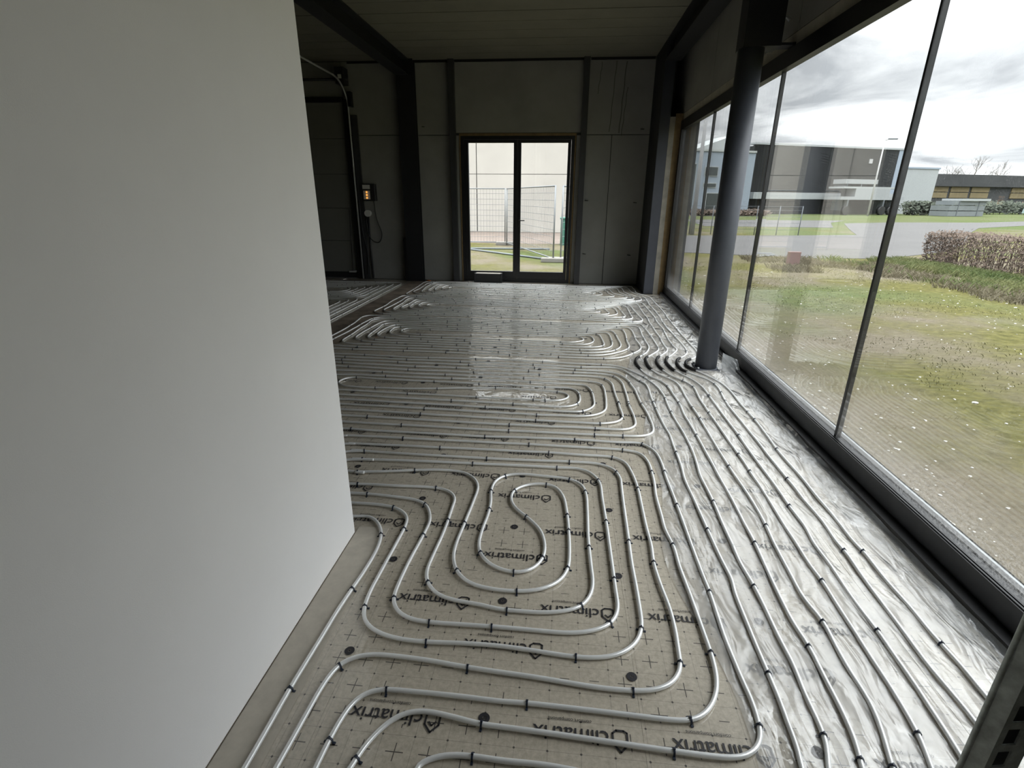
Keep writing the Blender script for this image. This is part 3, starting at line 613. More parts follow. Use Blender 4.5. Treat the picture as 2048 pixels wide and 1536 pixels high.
PIPE_DATA = ('{"circ":{"1":[[[1440,1386],[1442,1441],[1442,1512],[1437,1587],[1434,1655],[1437,1766],[1429,1933],[1436,2108],[1428,2182],[1435,2411],[1433,2592],[1437,2789],[1430,3162],[1450,362'
 '1],[1444,3951],[1450,4124],[1448,4250],[1437,4371],[1414,4470],[1376,4571],[1333,4663],[1292,4751],[1283,4757],[1265,4790],[1238,4847],[1232,4958],[1266,5065],[1309,5121],[1331,513'
 '3],[1379,5194],[1410,5260],[1438,5364],[1450,5469],[1446,5655],[1444,5940],[1436,6234],[1437,6599],[1446,6167],[1439,6461],[1437,6784],[1437,7066],[1453,7425],[1450,7701],[1442,799'
 '7],[1438,8317],[1426,8606],[1368,8779],[1289,8917],[1259,9048],[1274,9332],[1247,9694],[311,9575],[-2031,9713],[-2446,9698],[-2592,9671],[-2627,9573],[-2618,9236],[-2610,8849],[-26'
 '06,8548],[-2606,8376],[-2570,8289],[-2473,8230],[-1734,8258],[340,8199],[831,8197],[1077,8216],[1227,8293],[1265,8376],[1264,8530],[1225,8667],[1131,8800],[1060,9058],[1059,9384],['
 '1039,9535],[307,9395],[-1990,9510],[-2329,9557],[-2412,9497],[-2444,9390],[-2455,9063],[-2428,8773],[-2415,8635],[-2373,8544],[-2282,8480],[-1780,8486],[347,8433],[882,8423],[1012,'
 '8466],[1056,8553],[1047,8623],[976,8740],[871,8875],[840,9065],[814,9251],[754,9288],[303,9204],[-1879,9325],[-2189,9337],[-2248,9247],[-2248,9008],[-2231,8823],[-2170,8711],[-2096'
 ',8690],[-1757,8705],[355,8679],[497,8663],[615,8687],[667,8762],[664,8844],[619,8973],[555,9035],[298,9008],[-1769,9131],[-1943,9140],[-2019,9094],[-2028,9007],[-1970,8932],[-1871,'
 '8930],[-1732,8934],[362,8908],[498,8959],[551,8943],[569,8888],[504,8813],[359,8800],[-1711,8823],[-1986,8815],[-2060,8836],[-2127,8942],[-2148,9066],[-2126,9221],[-2058,9276],[-17'
 '92,9250],[300,9105],[712,9175],[762,9105],[779,8880],[826,8737],[858,8657],[833,8581],[702,8541],[351,8554],[-1803,8597],[-2210,8599],[-2298,8672],[-2334,8787],[-2329,8933],[-2325,'
 '9147],[-2305,9365],[-2230,9422],[-1968,9402],[305,9301],[940,9442],[971,9329],[975,9006],[1045,8787],[1127,8652],[1156,8497],[1151,8427],[1087,8357],[966,8322],[344,8314],[-1758,83'
 '78],[-2355,8376],[-2483,8451],[-2541,8558],[-2540,8676],[-2521,8883],[-2526,9139],[-2533,9446],[-2479,9558],[-2391,9629],[-2010,9610],[309,9487],[1131,9610],[1172,9401],[1180,9115]'
 ',[1248,8854],[1320,8662],[1344,8472],[1337,8172],[1331,7891],[1340,7573],[1344,7102],[1325,6837],[1325,6550],[1336,6267],[1349,6024],[1324,6542],[1332,6298],[1341,6053],[1350,5808]'
 ',[1354,5596],[1346,5441],[1334,5365],[1299,5274],[1268,5221],[1217,5146],[1188,5109],[1156,4999],[1147,4872],[1158,4765],[1175,4708],[1188,4709],[1239,4637],[1306,4549],[1348,4462]'
 ',[1368,4362],[1365,4228],[1348,4078],[1337,3917],[1336,3797],[1338,3706],[1341,3403],[1342,3076],[1347,2769],[1347,2546],[1357,2346],[1345,2173],[1351,2104],[1340,1932],[1336,1763]'
 ',[1333,1616],[1328,1500],[1333,1402],[1338,1329],[1337,1289]]],"2":[[[1219,1177],[1225,1235],[1228,1307],[1234,1414],[1235,1533],[1238,1640],[1233,1713],[1231,1833],[1237,1996],[12'
 '33,2161],[1249,2288],[1244,2464],[1247,2747],[1244,3015],[1248,3363],[1242,3695],[1241,3825],[1241,3968],[1241,4121],[1239,4273],[1223,4382],[1196,4482],[1143,4597],[1092,4712],[10'
 '81,4720],[1068,4789],[1054,4910],[1055,5026],[1085,5150],[1121,5196],[1208,5364],[1252,5474],[1251,5520],[1237,5644],[1237,5879],[1250,6152],[1266,6430],[1256,6662],[1254,6865],[12'
 '68,7116],[1256,7534],[1247,7909],[1220,8100],[1128,8135],[975,8113],[274,8020],[-1897,8115],[-2365,8174],[-2538,8202],[-2603,8157],[-2622,8031],[-2636,7792],[-2635,7599],[-2619,738'
 '6],[-2637,7096],[-2646,6944],[-2618,6882],[-2525,6811],[-2389,6789],[-2225,6792],[-2034,6787],[-1598,6797],[245,6798],[653,6742],[917,6741],[1003,6775],[1067,6837],[1080,6897],[106'
 '3,7163],[1044,7449],[1033,7730],[1004,7884],[926,7924],[269,7828],[-1857,7937],[-2217,7986],[-2370,8005],[-2432,7955],[-2446,7852],[-2425,7597],[-2429,7339],[-2431,7125],[-2400,704'
 '6],[-2304,6979],[-2169,6963],[-1639,6978],[249,6991],[566,6971],[779,6993],[858,7048],[875,7112],[856,7342],[835,7587],[807,7722],[674,7717],[265,7645],[-1818,7766],[-2164,7788],[-'
 '2225,7759],[-2249,7670],[-2245,7440],[-2232,7294],[-2161,7190],[-2023,7154],[-1682,7166],[254,7175],[471,7158],[590,7167],[647,7203],[669,7277],[645,7394],[615,7536],[547,7541],[26'
 '1,7473],[-1779,7596],[-1924,7570],[-1990,7545],[-2022,7480],[-1999,7415],[-1903,7364],[-1701,7354],[259,7381],[484,7412],[539,7393],[554,7349],[489,7297],[366,7269],[256,7264],[-17'
 '54,7253],[-1965,7260],[-2073,7317],[-2135,7410],[-2145,7514],[-2125,7640],[-2046,7692],[-1800,7686],[263,7558],[668,7644],[748,7641],[775,7550],[783,7386],[774,7226],[740,7157],[64'
 '9,7086],[466,7069],[252,7082],[-1660,7068],[-1943,7069],[-2159,7066],[-2277,7132],[-2341,7236],[-2347,7322],[-2316,7520],[-2311,7757],[-2287,7869],[-2218,7872],[-1837,7851],[267,77'
 '37],[858,7833],[932,7813],[962,7662],[959,7383],[957,7123],[963,7001],[923,6923],[834,6868],[559,6862],[247,6896],[-1619,6890],[-2059,6876],[-2251,6875],[-2336,6882],[-2465,6930],['
 '-2534,7014],[-2545,7081],[-2529,7281],[-2513,7508],[-2505,7778],[-2516,8022],[-2479,8115],[-2342,8089],[-1876,8025],[272,7925],[965,8023],[1116,8038],[1151,7895],[1146,7630],[1150,'
 '7330],[1161,7028],[1148,6700],[1150,6362],[1156,6028],[1146,5781],[1146,5585],[1149,5461],[1134,5399],[1085,5304],[1025,5191],[998,5152],[961,5014],[956,4885],[966,4788],[978,4730]'
 ',[982,4698],[1024,4576],[1095,4470],[1137,4372],[1160,4287],[1155,4156],[1145,3999],[1146,3843],[1146,3683],[1153,3352],[1159,3030],[1157,2800],[1157,2523],[1149,2277],[1150,2151],'
 '[1146,1986],[1154,1894],[1150,1758],[1149,1631],[1146,1504],[1146,1399],[1142,1303],[1135,1226],[1124,1167],[1108,1121]]],"3":[[[998,1110],[1015,1168],[1038,1258],[1047,1334],[1042'
 ',1416],[1044,1532],[1052,1663],[1031,1769],[1036,1945],[1045,2140],[1058,2282],[1063,2496],[1058,2665],[1050,2921],[1048,3253],[1050,3672],[1043,3851],[1040,3976],[1043,4120],[1045'
 ',4285],[1027,4409],[990,4483],[920,4584],[874,4714],[868,4723],[858,4799],[854,4923],[857,5027],[877,5137],[899,5161],[958,5259],[1030,5385],[1057,5464],[1063,5638],[1062,5908],[10'
 '55,6164],[1037,6441],[1012,6614],[895,6635],[239,6558],[-2191,6681],[-2473,6677],[-2623,6652],[-2670,6559],[-2660,6384],[-2640,6174],[-2637,5943],[-2643,5726],[-2652,5604],[-2649,5'
 '564],[-2656,5324],[-2635,5183],[-2570,5103],[-2452,5060],[-2185,5053],[-1860,5056],[-1466,5062],[-1361,5061],[202,5031],[360,5037],[494,5048],[558,5065],[663,5138],[757,5263],[832,'
 '5375],[872,5487],[878,5598],[860,5829],[866,6027],[866,6256],[830,6409],[726,6436],[235,6381],[-2134,6502],[-2321,6504],[-2426,6469],[-2472,6375],[-2458,6155],[-2459,5897],[-2451,5'
 '704],[-2453,5489],[-2449,5372],[-2413,5313],[-2320,5264],[-2150,5256],[-1874,5258],[-1414,5266],[207,5227],[363,5244],[517,5300],[594,5382],[646,5489],[669,5619],[664,5769],[653,59'
 '99],[627,6185],[575,6241],[230,6203],[-1675,6294],[-2116,6289],[-2208,6258],[-2256,6170],[-2247,6001],[-2245,5792],[-2238,5618],[-2219,5553],[-2163,5488],[-2081,5451],[-1882,5452],'
 '[-1623,5454],[-1461,5452],[212,5433],[382,5462],[452,5503],[480,5562],[481,5678],[470,5848],[447,6005],[403,6044],[226,6032],[-1622,6085],[-1977,6089],[-2047,6054],[-2057,5914],[-2'
 '046,5806],[-1993,5719],[-1905,5666],[-1788,5648],[-1509,5642],[-329,5631],[121,5624],[218,5677],[245,5706],[266,5752],[248,5823],[222,5860],[137,5876],[-206,5875],[-1537,5749],[-17'
 '56,5757],[-1819,5770],[-1886,5815],[-1930,5889],[-1924,5956],[-1880,6015],[-1792,6011],[-1597,5988],[224,5946],[316,5949],[359,5887],[378,5766],[362,5662],[320,5590],[279,5553],[21'
 '4,5541],[-1485,5544],[-1684,5549],[-1915,5553],[-2050,5575],[-2119,5622],[-2161,5709],[-2163,5851],[-2144,6028],[-2097,6173],[-2047,6193],[-1648,6185],[228,6116],[502,6133],[555,60'
 '94],[576,5952],[581,5758],[573,5607],[545,5491],[484,5406],[397,5355],[209,5328],[-1437,5358],[-1883,5352],[-2106,5362],[-2211,5386],[-2302,5444],[-2357,5524],[-2360,5591],[-2358,5'
 '801],[-2338,6080],[-2315,6285],[-2278,6368],[-2184,6381],[-1701,6395],[233,6294],[670,6350],[744,6315],[766,6164],[765,5977],[751,5781],[755,5582],[742,5485],[689,5379],[610,5287],'
 '[509,5198],[406,5151],[204,5127],[-1388,5165],[-1625,5157],[-2088,5151],[-2332,5159],[-2475,5184],[-2547,5245],[-2572,5314],[-2574,5408],[-2557,5616],[-2539,5886],[-2532,6188],[-25'
 '07,6456],[-2454,6562],[-2350,6591],[-2161,6588],[237,6468],[884,6542],[957,6493],[974,6330],[961,6058],[962,5774],[964,5545],[943,5434],[895,5295],[821,5165],[792,5126],[760,5028],'
 '[750,4935],[756,4811],[767,4728],[769,4730],[781,4637],[824,4530],[888,4444],[925,4358],[945,4237],[951,4075],[958,3913],[956,3791],[949,3660],[957,3329],[957,3031],[957,2777],[959'
 ',2500],[955,2301],[955,2139],[952,2129],[943,1925],[936,1759],[935,1629],[946,1528],[942,1405],[941,1302],[936,1218],[928,1159],[910,1100]]],"4":[[[814,1090],[832,1132],[844,1177],'
 '[848,1232],[848,1318],[856,1443],[852,1564],[853,1702],[851,1834],[840,1971],[844,2117],[843,2046],[845,2258],[852,2472],[849,2743],[875,3047],[875,3348],[860,3705],[868,4031],[857'
 ',4178],[833,4309],[790,4445],[759,4533],[700,4626],[622,4745],[557,4798],[499,4822],[349,4834],[197,4834],[-598,4876],[-1481,4843],[-2105,4867],[-2287,4867],[-2660,4872],[-2760,481'
 '7],[-2800,4727],[-2800,4054],[-2800,3382],[-2760,3292],[-2660,3242],[-1524,3242],[-1038,3234],[-396,3226],[253,3230],[460,3236],[597,3257],[660,3312],[680,3411],[676,3644],[655,387'
 '8],[645,4171],[612,4407],[533,4567],[408,4627],[41,4655],[-573,4669],[-1429,4661],[-2027,4674],[-2208,4684],[-2460,4689],[-2560,4634],[-2600,4544],[-2600,4070],[-2600,3597],[-2560,'
 '3507],[-2460,3457],[-1614,3457],[-1100,3446],[-421,3430],[-153,3425],[313,3424],[434,3474],[480,3554],[478,3759],[471,3985],[459,4311],[395,4428],[271,4468],[-546,4453],[-1368,4448'
 '],[-1946,4472],[-2119,4481],[-2260,4486],[-2360,4431],[-2400,4341],[-2400,4070],[-2400,3799],[-2360,3709],[-2260,3659],[-1699,3659],[-1158,3644],[-445,3629],[60,3615],[184,3635],[2'
 '73,3746],[286,3910],[267,4125],[220,4221],[119,4239],[-209,4244],[-523,4261],[-1310,4245],[-1858,4252],[-2013,4236],[-2060,4241],[-2160,4186],[-2200,4096],[-2200,4004],[-2160,3914]'
 ',[-2060,3864],[-1784,3864],[-1216,3844],[-470,3831],[-110,3829],[-16,3835],[59,3882],[83,3951],[39,4013],[-69,4042],[-499,4066],[-1228,3959],[-1539,3947],[-1692,3944],[-1828,3960],'
 '[-1888,4000],[-1918,4040],[-1919,4091],[-1887,4154],[-1831,4185],[-1719,4175],[-1553,4162],[-1284,4156],[-510,4152],[-197,4132],[88,4132],[147,4082],[174,3962],[161,3806],[105,3738'
 '],[-13,3705],[-457,3727],[-1186,3740],[-1740,3757],[-2160,3757],[-2260,3807],[-2300,3897],[-2300,4057],[-2300,4216],[-2260,4306],[-2160,4361],[-2065,4356],[-1901,4360],[-1338,4344]'
 ',[-534,4355],[121,4340],[265,4327],[355,4283],[386,4139],[382,3870],[354,3662],[270,3573],[138,3535],[-150,3527],[-434,3534],[-1130,3549],[-1658,3563],[-2360,3563],[-2460,3613],[-2'
 '500,3703],[-2500,4077],[-2500,4451],[-2460,4541],[-2360,4596],[-2167,4591],[-1988,4575],[-1399,4556],[-560,4562],[344,4554],[485,4504],[553,4337],[561,4077],[556,3817],[568,3543],['
 '553,3416],[488,3349],[274,3334],[-408,3327],[-1070,3341],[-1569,3351],[-2560,3351],[-2660,3401],[-2700,3491],[-2700,4063],[-2700,4634],[-2660,4724],[-2560,4779],[-2247,4774],[-2065'
 ',4769],[-1458,4762],[-584,4761],[195,4728],[345,4745],[479,4754],[530,4744],[591,4694],[641,4585],[682,4480],[718,4397],[755,4325],[763,4179],[757,3879],[760,3555],[774,3278],[765,'
 '2984],[749,2690],[753,2479],[756,2294],[758,2159],[762,1986],[769,1846],[760,1789],[756,1610],[755,1494],[756,1396],[756,1292],[751,1199],[749,1140],[738,1082]]],"5":[[[-754,927],['
 '-750,998],[-745,1098],[-737,1205],[-717,1272],[-680,1305],[-624,1324],[-548,1327],[-421,1322],[-276,1309],[-160,1302],[-40,1296],[78,1286],[193,1278],[296,1280],[354,1289],[403,131'
 '1],[438,1344],[463,1396],[467,1447],[475,1551],[474,1665],[461,1791],[454,1934],[462,2049],[460,2195],[463,2407],[465,2562],[452,2732],[421,2865],[352,2917],[-40,2932],[-754,2921],'
 '[-1377,2915],[-1300,2915],[-1450,2882],[-1550,2785],[-1550,2625],[-1550,2464],[-1450,2367],[-1300,2334],[-1101,2334],[-1015,2335],[-868,2326],[-739,2307],[-674,2270],[-619,2146],[-'
 '619,2017],[-632,1825],[-635,1660],[-629,1592],[-595,1535],[-536,1501],[-451,1491],[-330,1493],[-184,1496],[-51,1496],[66,1497],[145,1511],[205,1538],[247,1577],[270,1643],[270,1719'
 '],[269,1820],[267,2027],[265,2216],[259,2434],[254,2602],[214,2695],[145,2744],[12,2743],[-508,2736],[-890,2725],[-1277,2713],[-1100,2713],[-1250,2701],[-1350,2662],[-1350,2605],[-'
 '1250,2567],[-1100,2554],[-1190,2554],[-1003,2582],[-826,2616],[-676,2637],[-539,2623],[-462,2559],[-429,2478],[-429,2339],[-441,2108],[-449,1960],[-440,1864],[-404,1778],[-337,1717'
 '],[-239,1692],[-139,1691],[-41,1714],[36,1773],[72,1852],[80,1969],[77,2124],[68,2283],[45,2443],[-3,2527],[-72,2546],[-158,2524],[-220,2466],[-233,2386],[-204,2299],[-126,2208],[-'
 '65,2122],[-38,2031],[-36,1932],[-67,1854],[-120,1811],[-179,1805],[-259,1836],[-319,1901],[-342,1972],[-344,2091],[-334,2223],[-336,2333],[-350,2451],[-337,2554],[-294,2611],[-217,'
 '2640],[-46,2631],[83,2615],[150,2563],[172,2475],[174,2295],[170,2081],[174,1897],[177,1768],[162,1697],[122,1636],[66,1607],[-22,1588],[-125,1584],[-194,1585],[-280,1601],[-374,16'
 '12],[-452,1635],[-509,1690],[-536,1756],[-537,1860],[-527,2141],[-530,2263],[-533,2344],[-564,2400],[-629,2434],[-709,2441],[-903,2433],[-1138,2425],[-1200,2425],[-1350,2457],[-145'
 '0,2552],[-1450,2695],[-1350,2791],[-1200,2823],[-1327,2823],[-915,2812],[-435,2811],[84,2826],[261,2819],[340,2771],[376,2674],[370,2446],[365,2241],[360,2050],[356,1911],[357,1769'
 '],[356,1652],[352,1563],[329,1494],[285,1443],[227,1410],[152,1395],[79,1394],[-46,1403],[-173,1410],[-313,1407],[-447,1399],[-553,1403],[-641,1426],[-697,1466],[-724,1516],[-736,1'
 '590],[-734,1774],[-728,1951],[-727,2089],[-742,2155],[-789,2204],[-854,2232],[-943,2243],[-1053,2242],[-1400,2242],[-1550,2275],[-1650,2372],[-1650,2633],[-1650,2895],[-1550,2992],'
 '[-1400,3025],[-1435,3025],[-1019,3028],[-173,3035],[426,3026],[530,2991],[568,2882],[570,2726],[554,2501],[551,2292],[549,2189],[565,2056],[564,1911],[571,1772],[576,1640],[580,152'
 '1],[582,1445],[576,1366],[562,1311],[534,1258],[494,1215],[451,1194],[392,1189],[296,1191],[133,1195],[-62,1198],[-147,1195],[-273,1198],[-447,1198],[-535,1195],[-582,1179],[-614,1'
 '142],[-632,1075],[-638,1020],[-641,973],[-642,936]],[[-544,947],[-537,975],[-528,1006],[-503,1056],[-464,1105],[-426,1127],[-372,1135],[-286,1126],[-190,1112],[-136,1111],[24,1106]'
 ',[181,1099],[374,1091],[483,1088],[552,1090],[595,1102],[628,1126],[655,1168],[662,1213],[665,1285],[659,1355],[655,1438],[651,1529],[653,1630],[656,1771],[653,1876],[651,2065],[65'
 '1,2258],[650,2431],[645,2705],[649,2870],[632,3026],[560,3133],[120,3141],[-487,3117],[-1126,3121],[-1491,3129],[-1500,3129],[-1650,3096],[-1750,2999],[-1750,2627],[-1750,2255],[-1'
 '650,2157],[-1500,2125],[-1006,2125],[-941,2135],[-883,2101],[-839,2041],[-814,1968],[-803,1867],[-807,1737],[-818,1620],[-832,1385],[-841,1171],[-842,1025],[-843,918]],[[-364,966],'
 '[-330,991],[-287,1008],[-206,1014],[-124,1011],[20,1011]]],"6":[[[-3012,6336],[-3015,6880],[-3010,7705],[-3002,8811],[-2988,9193],[-2992,9003],[-2981,9294]],[[-3128,6570],[-3123,74'
 '36],[-3149,8353],[-3117,8963],[-3103,9276]],[[-3213,6747],[-3202,7216],[-3194,7551],[-3204,7678]],[[-3306,6947],[-3295,7351],[-3300,7551]],[[-3410,7157],[-3415,7472]],[[-3376,7939]'
 ',[-3278,7988],[-3217,8050],[-3214,8343],[-3232,8777],[-3236,9143]],[[-3313,8162],[-3309,8602],[-3320,9130]],[[-3511,8107],[-3428,8200],[-3388,8356],[-3390,8630],[-3407,9006]],[[-36'
 '30,8200],[-3553,8275],[-3531,8373],[-3522,8611],[-3516,8946]],[[-3700,8367],[-3624,8398],[-3621,8596],[-3619,8803]],[[-3768,8462],[-3718,8541],[-3710,8726]]]},"sleeves":{"V10":[[79'
 '9,5148],[771,4740]],"V11":[[883,5159],[869,4729]],"V12":[[1007,5174],[978,4730]],"V13":[[1097,5172],[1081,4720]],"V14":[[1209,5145],[1178,4703]],"V15":[[1319,5132],[1282,4751]]},"c'
 'lips":[[-826,2616],[-1160,2557],[-299,2610],[83,2617],[-345,2434],[-219,2457],[-52,2539],[-331,2266],[-135,2215],[73,2253],[81,2124],[-329,1914],[-43,1914],[76,1847],[-165,1804],[-'
 '135,1689],[172,2493],[172,2016],[119,1636],[-526,2141],[-665,2442],[-435,2123],[-1012,2329],[-676,2278],[-1106,2419],[-421,1787],[-516,1697],[-630,1606],[-617,2006],[-728,2055],[-8'
 '28,1996],[-836,2228],[-824,1623],[-735,1543],[250,2621],[266,2230],[268,1809],[12,2743],[-508,2736],[-1184,2735],[-1220,2807],[84,2826],[382,2734],[359,2076],[-435,2811],[-40,2937]'
 ',[-755,2925],[352,2924],[465,2562],[459,1929],[-173,3038],[427,3031],[570,2756],[-1023,3041],[-488,3128],[120,3146],[571,3135],[656,2766],[-1429,3113],[-1098,3247],[-340,3331],[256'
 ',3231],[458,3225],[273,3331],[-336,3242],[-155,3428],[308,3423],[-1023,3525],[-556,3622],[-154,3529],[185,3636],[-852,3747],[-102,3823],[156,3777],[-347,3727],[-1393,3328],[471,354'
 '0],[-1018,3433],[454,3842],[551,3811],[742,3895],[-822,1620],[-844,1164],[-732,1541],[-630,1609],[-452,1493],[-209,1493],[-447,1399],[-276,1309],[-717,1265],[-530,1191],[-56,1195],'
 '[-639,1015],[-191,1114],[-540,969],[-208,1012],[-419,1791],[-515,1696],[-163,1586],[-134,1690],[-164,1803],[79,2122],[70,1845],[-164,1803],[171,2012],[267,2230],[229,1556],[270,180'
 '7],[359,2079],[457,1928],[347,1554],[100,1393],[459,1402],[291,1286],[582,1456],[451,1194],[-59,1198],[378,1086],[661,1193],[569,2076],[657,1777],[761,2205],[859,1829],[853,2462],['
 '954,2138],[1051,2281],[1244,2465],[1153,1893],[1048,1664],[948,1534],[764,1403],[843,1188],[1353,2118],[914,1132],[994,1124],[1135,1226],[1154,1894],[1238,1640],[1440,1591],[1442,2'
 '119],[853,3704],[779,3023],[960,3314],[1155,3723],[1057,2888],[1163,3042],[1159,2821],[1244,3348],[1449,3637],[1430,3162],[1347,2769],[1244,2464],[1055,2281],[857,2473],[653,2415],'
 '[658,2764],[760,2203],[659,3841],[757,3941],[851,3698],[955,3914],[1039,3610],[1242,4078],[1361,4188],[1102,4452],[1158,3712]]}')   # plan coordinates in mm

# ================================================================== UNDERFLOOR HEATING PIPES
PD = json.loads(PIPE_DATA)
RP = 0.0080; ZC = 0.0112
def crspl(pts, step):
    """centripetal-like resampling of a plan polyline, then a light smoothing"""
    P_ = [np.array(p, float) for p in pts]
    Q = [P_[0]]
    for a, b_ in zip(P_[:-1], P_[1:]):            # break up long straight rows
        d = np.hypot(*(b_-a)); k = int(d // .22)
        nn = np.array([-(b_-a)[1], (b_-a)[0]])/max(d, 1e-6)
        for i in range(1, k+1):
            if d/(k+1) > .05: Q.append(a + (b_-a)*i/(k+1) + nn*random.uniform(-.0035, .0035))
        Q.append(b_)
    Q = [q for i, q in enumerate(Q) if i == 0 or np.hypot(*(q-Q[i-1])) > .012]
    out = []
    for i in range(len(Q)-1):
        p0 = Q[max(i-1,0)]; p1 = Q[i]; p2 = Q[i+1]; p3 = Q[min(i+2, len(Q)-1)]
        d = np.hypot(*(p2-p1)); m = max(2, int(d/step))
        t0 = 0; t1 = max(np.hypot(*(p1-p0)), 1e-4)**.5; t2 = t1 + d**.5; t3 = t2 + max(np.hypot(*(p3-p2)), 1e-4)**.5
        for k in range(m):
            t_ = t1 + (t2-t1)*k/m
            A1 = p0*(t1-t_)/(t1-t0) + p1*(t_-t0)/(t1-t0); A2 = p1*(t2-t_)/(t2-t1) + p2*(t_-t1)/(t2-t1); A3 = p2*(t3-t_)/(t3-t2) + p3*(t_-t2)/(t3-t2)
            B1 = A1*(t2-t_)/(t2-t0) + A2*(t_-t0)/(t2-t0); B2 = A2*(t3-t_)/(t3-t1) + A3*(t_-t1)/(t3-t1)
            out.append(B1*(t2-t_)/(t2-t1) + B2*(t_-t1)/(t2-t1))
    out.append(Q[-1]); A = np.array(out)
    # even spacing
    s = np.concatenate([[0], np.cumsum(np.hypot(*np.diff(A, axis=0).T))]); n = max(3, int(s[-1]/step))
    t_ = np.linspace(0, s[-1], n+1); A = np.stack([np.interp(t_, s, A[:,0]), np.interp(t_, s, A[:,1])], 1)
    for _ in range(3):
        A[1:-1] = .25*A[:-2] + .5*A[1:-1] + .25*A[2:]
    return A
def extend(pts, at_end, to_y):
    p = [tuple(q) for q in pts]
    if not at_end: p = p[::-1]
    a, b_ = np.array(p[-4]), np.array(p[-1]); d = (b_-a)/np.hypot(*(b_-a))
    if to_y is not None and d[1] < -.3:
        L = (b_[1]-to_y)/-d[1]; d2 = np.array([d[0]*.35, -1.0]); d2 /= np.hypot(*d2)
        for k in (.25, .5, .75, 1): p.append(tuple(b_ + (d*(1-k) + d2*k)*L*k))
    return p if at_end else p[::-1]
circ = {int(k): [[(x/1000., y/1000.) for x, y in r] for r in v] for k, v in PD['circ'].items()}
for k in (1, 2, 3, 4):
    circ[k][0] = extend(extend(circ[k][0], True, -1.6), False, -1.6)
circ[5][0] = extend(extend(circ[5][0], True, -.5), False, -.5)
circ[5][1] = extend(extend(circ[5][1], True, -.5), False, -.5)
a_ = circ[5][2]; circ[5][2] = [(-.37, .2), (-.35, .45), (-.30, a_[0][1]-.10)] + a_ + [(.45, a_[-1][1]-.05), (.62, a_[-1][1]-.10), (.70, a_[-1][1]-.24), (.71, -.2)]
def nst(xr, yt, yb, xl=-4.75):
    return [(xl, yt), (xr-.6, yt), (xr-.17, yt), (xr-.04, yt-.05), (xr, yt-.17), (xr, (yt+yb)/2), (xr, yb+.17), (xr-.04, yb+.05), (xr-.17, yb), (xr-.6, yb), (xl, yb)]
circ[6] = [nst(-3.0, 9.50, 4.75), nst(-3.12, 9.40, 4.87)] + [nst(-3.205-.1*i, 7.86-.1*i, 5.0+.1*i) for i in range(3)]
circ[7] = [nst(-3.225-.095*i, 9.28-.095*i, 7.98+.085*i) for i in range(6)]
LAB = {1: 'silvery heating pipe loop nearest the glazed back door', 2: 'silvery heating pipe loop second in front of the back door',
       3: 'silvery heating pipe loop ending left of the round column', 4: 'silvery heating pipe loop just in front of the round column',
       5: 'silvery heating pipe spiral with the S-bend in the foreground', 6: 'silvery heating pipe loop far left with the longest diagonal runs',
       7: 'silvery heating pipe loop in the far left corner by the gate'}
allpts = {}
roots = {}
for k, runs in circ.items():
    c0 = runs[0][len(runs[0])//2]
    rt = thing('heating_pipe_loop', LAB[k], 'heating pipe', 'underfloor heating pipe loops', loc=(c0[0], c0[1], 0)); roots[k] = rt; allpts[k] = []
    for r in runs:
        near = k in (4, 5)
        A = crspl(r, .016 if near else .024); allpts[k].append(A)
        zz = [ZC + .0016*noise.noise((p[0]*2.1, p[1]*2.1, k*3.7)) for p in A]
        MB().tube([(p[0], p[1], z) for p, z in zip(A, zz)], RP, 10 if near else 8).build('pipe_run', 'pipe_alu', rt)
# corrugated sleeves where the pipes pass the column joint
own = {'V10': 3, 'V11': 3, 'V12': 2, 'V13': 2, 'V14': 1, 'V15': 1}
for nm, (p, q) in PD['sleeves'].items():
    A = allpts[own[nm]][0]; i0 = int(np.argmin(np.hypot(A[:,0]-p[0]/1000, A[:,1]-p[1]/1000))); i1 = int(np.argmin(np.hypot(A[:,0]-q[0]/1000, A[:,1]-q[1]/1000)))
    a, b_ = min(i0, i1), max(i0, i1); S = A[a:b_+1]
    s = np.concatenate([[0], np.cumsum(np.hypot(*np.diff(S, axis=0).T))]); t_ = np.linspace(0, s[-1], int(s[-1]/.004)+2)
    S = np.stack([np.interp(t_, s, S[:,0]), np.interp(t_, s, S[:,1])], 1)
    MB().tube([(x, y, .0150) for x, y in S], .013, 10, rfun=lambda i: .0142 if (i//2) % 2 else .0122).build('pipe_sleeve', 'sleeve_plastic', roots[own[nm]])
# tacker clips: arched plastic staples over the pipe
def clip_geo(knob=True, foot=.0185):
    m = MB(); ri, ro, hw = .0085, .0108, .0030; n = 8; zc = 0.0
    prof = [(-ri-.0005, -.0105)] + [(math.cos(math.pi - math.pi*i/n)*ri, math.sin(math.pi*i/n)*ri) for i in range(n+1)] + [(ri+.0005, -.0105)]
    profo = [(-ro, -.0105)] + [(math.cos(math.pi - math.pi*i/n)*ro, math.sin(math.pi*i/n)*ro) for i in range(n+1)] + [(ro, -.0105)]
    k = len(prof); b = 0
    for sy in (-hw, hw):
        m.v += [(x, sy, z) for x, z in prof] + [(x, sy, z) for x, z in profo]
    for i in range(k-1):
        m.f += [(k+i, k+i+1, 3*k+i+1, 3*k+i), (i, 2*k+i, 2*k+i+1, i+1), (i, i+1, k+i+1, k+i), (2*k+i, 3*k+i, 3*k+i+1, 2*k+i+1)]
    for sx in (-1, 1):      # little feet
        x0, x1 = sorted((sx*.0095, sx*foot)); m.box(x0, x1, -.0036, .0036, -.0108, -.0072)
    if knob: m.box(-.0022, .0022, -.0036, .0036, .0105, .0140)
    return m
CG = clip_geo(); CF = clip_geo(False, .012); cme = bpy.data.meshes.new('pipe_clip'); cme.from_pydata(CG.v, [], CG.f); cme.materials.append(MATS['clip_plastic'])
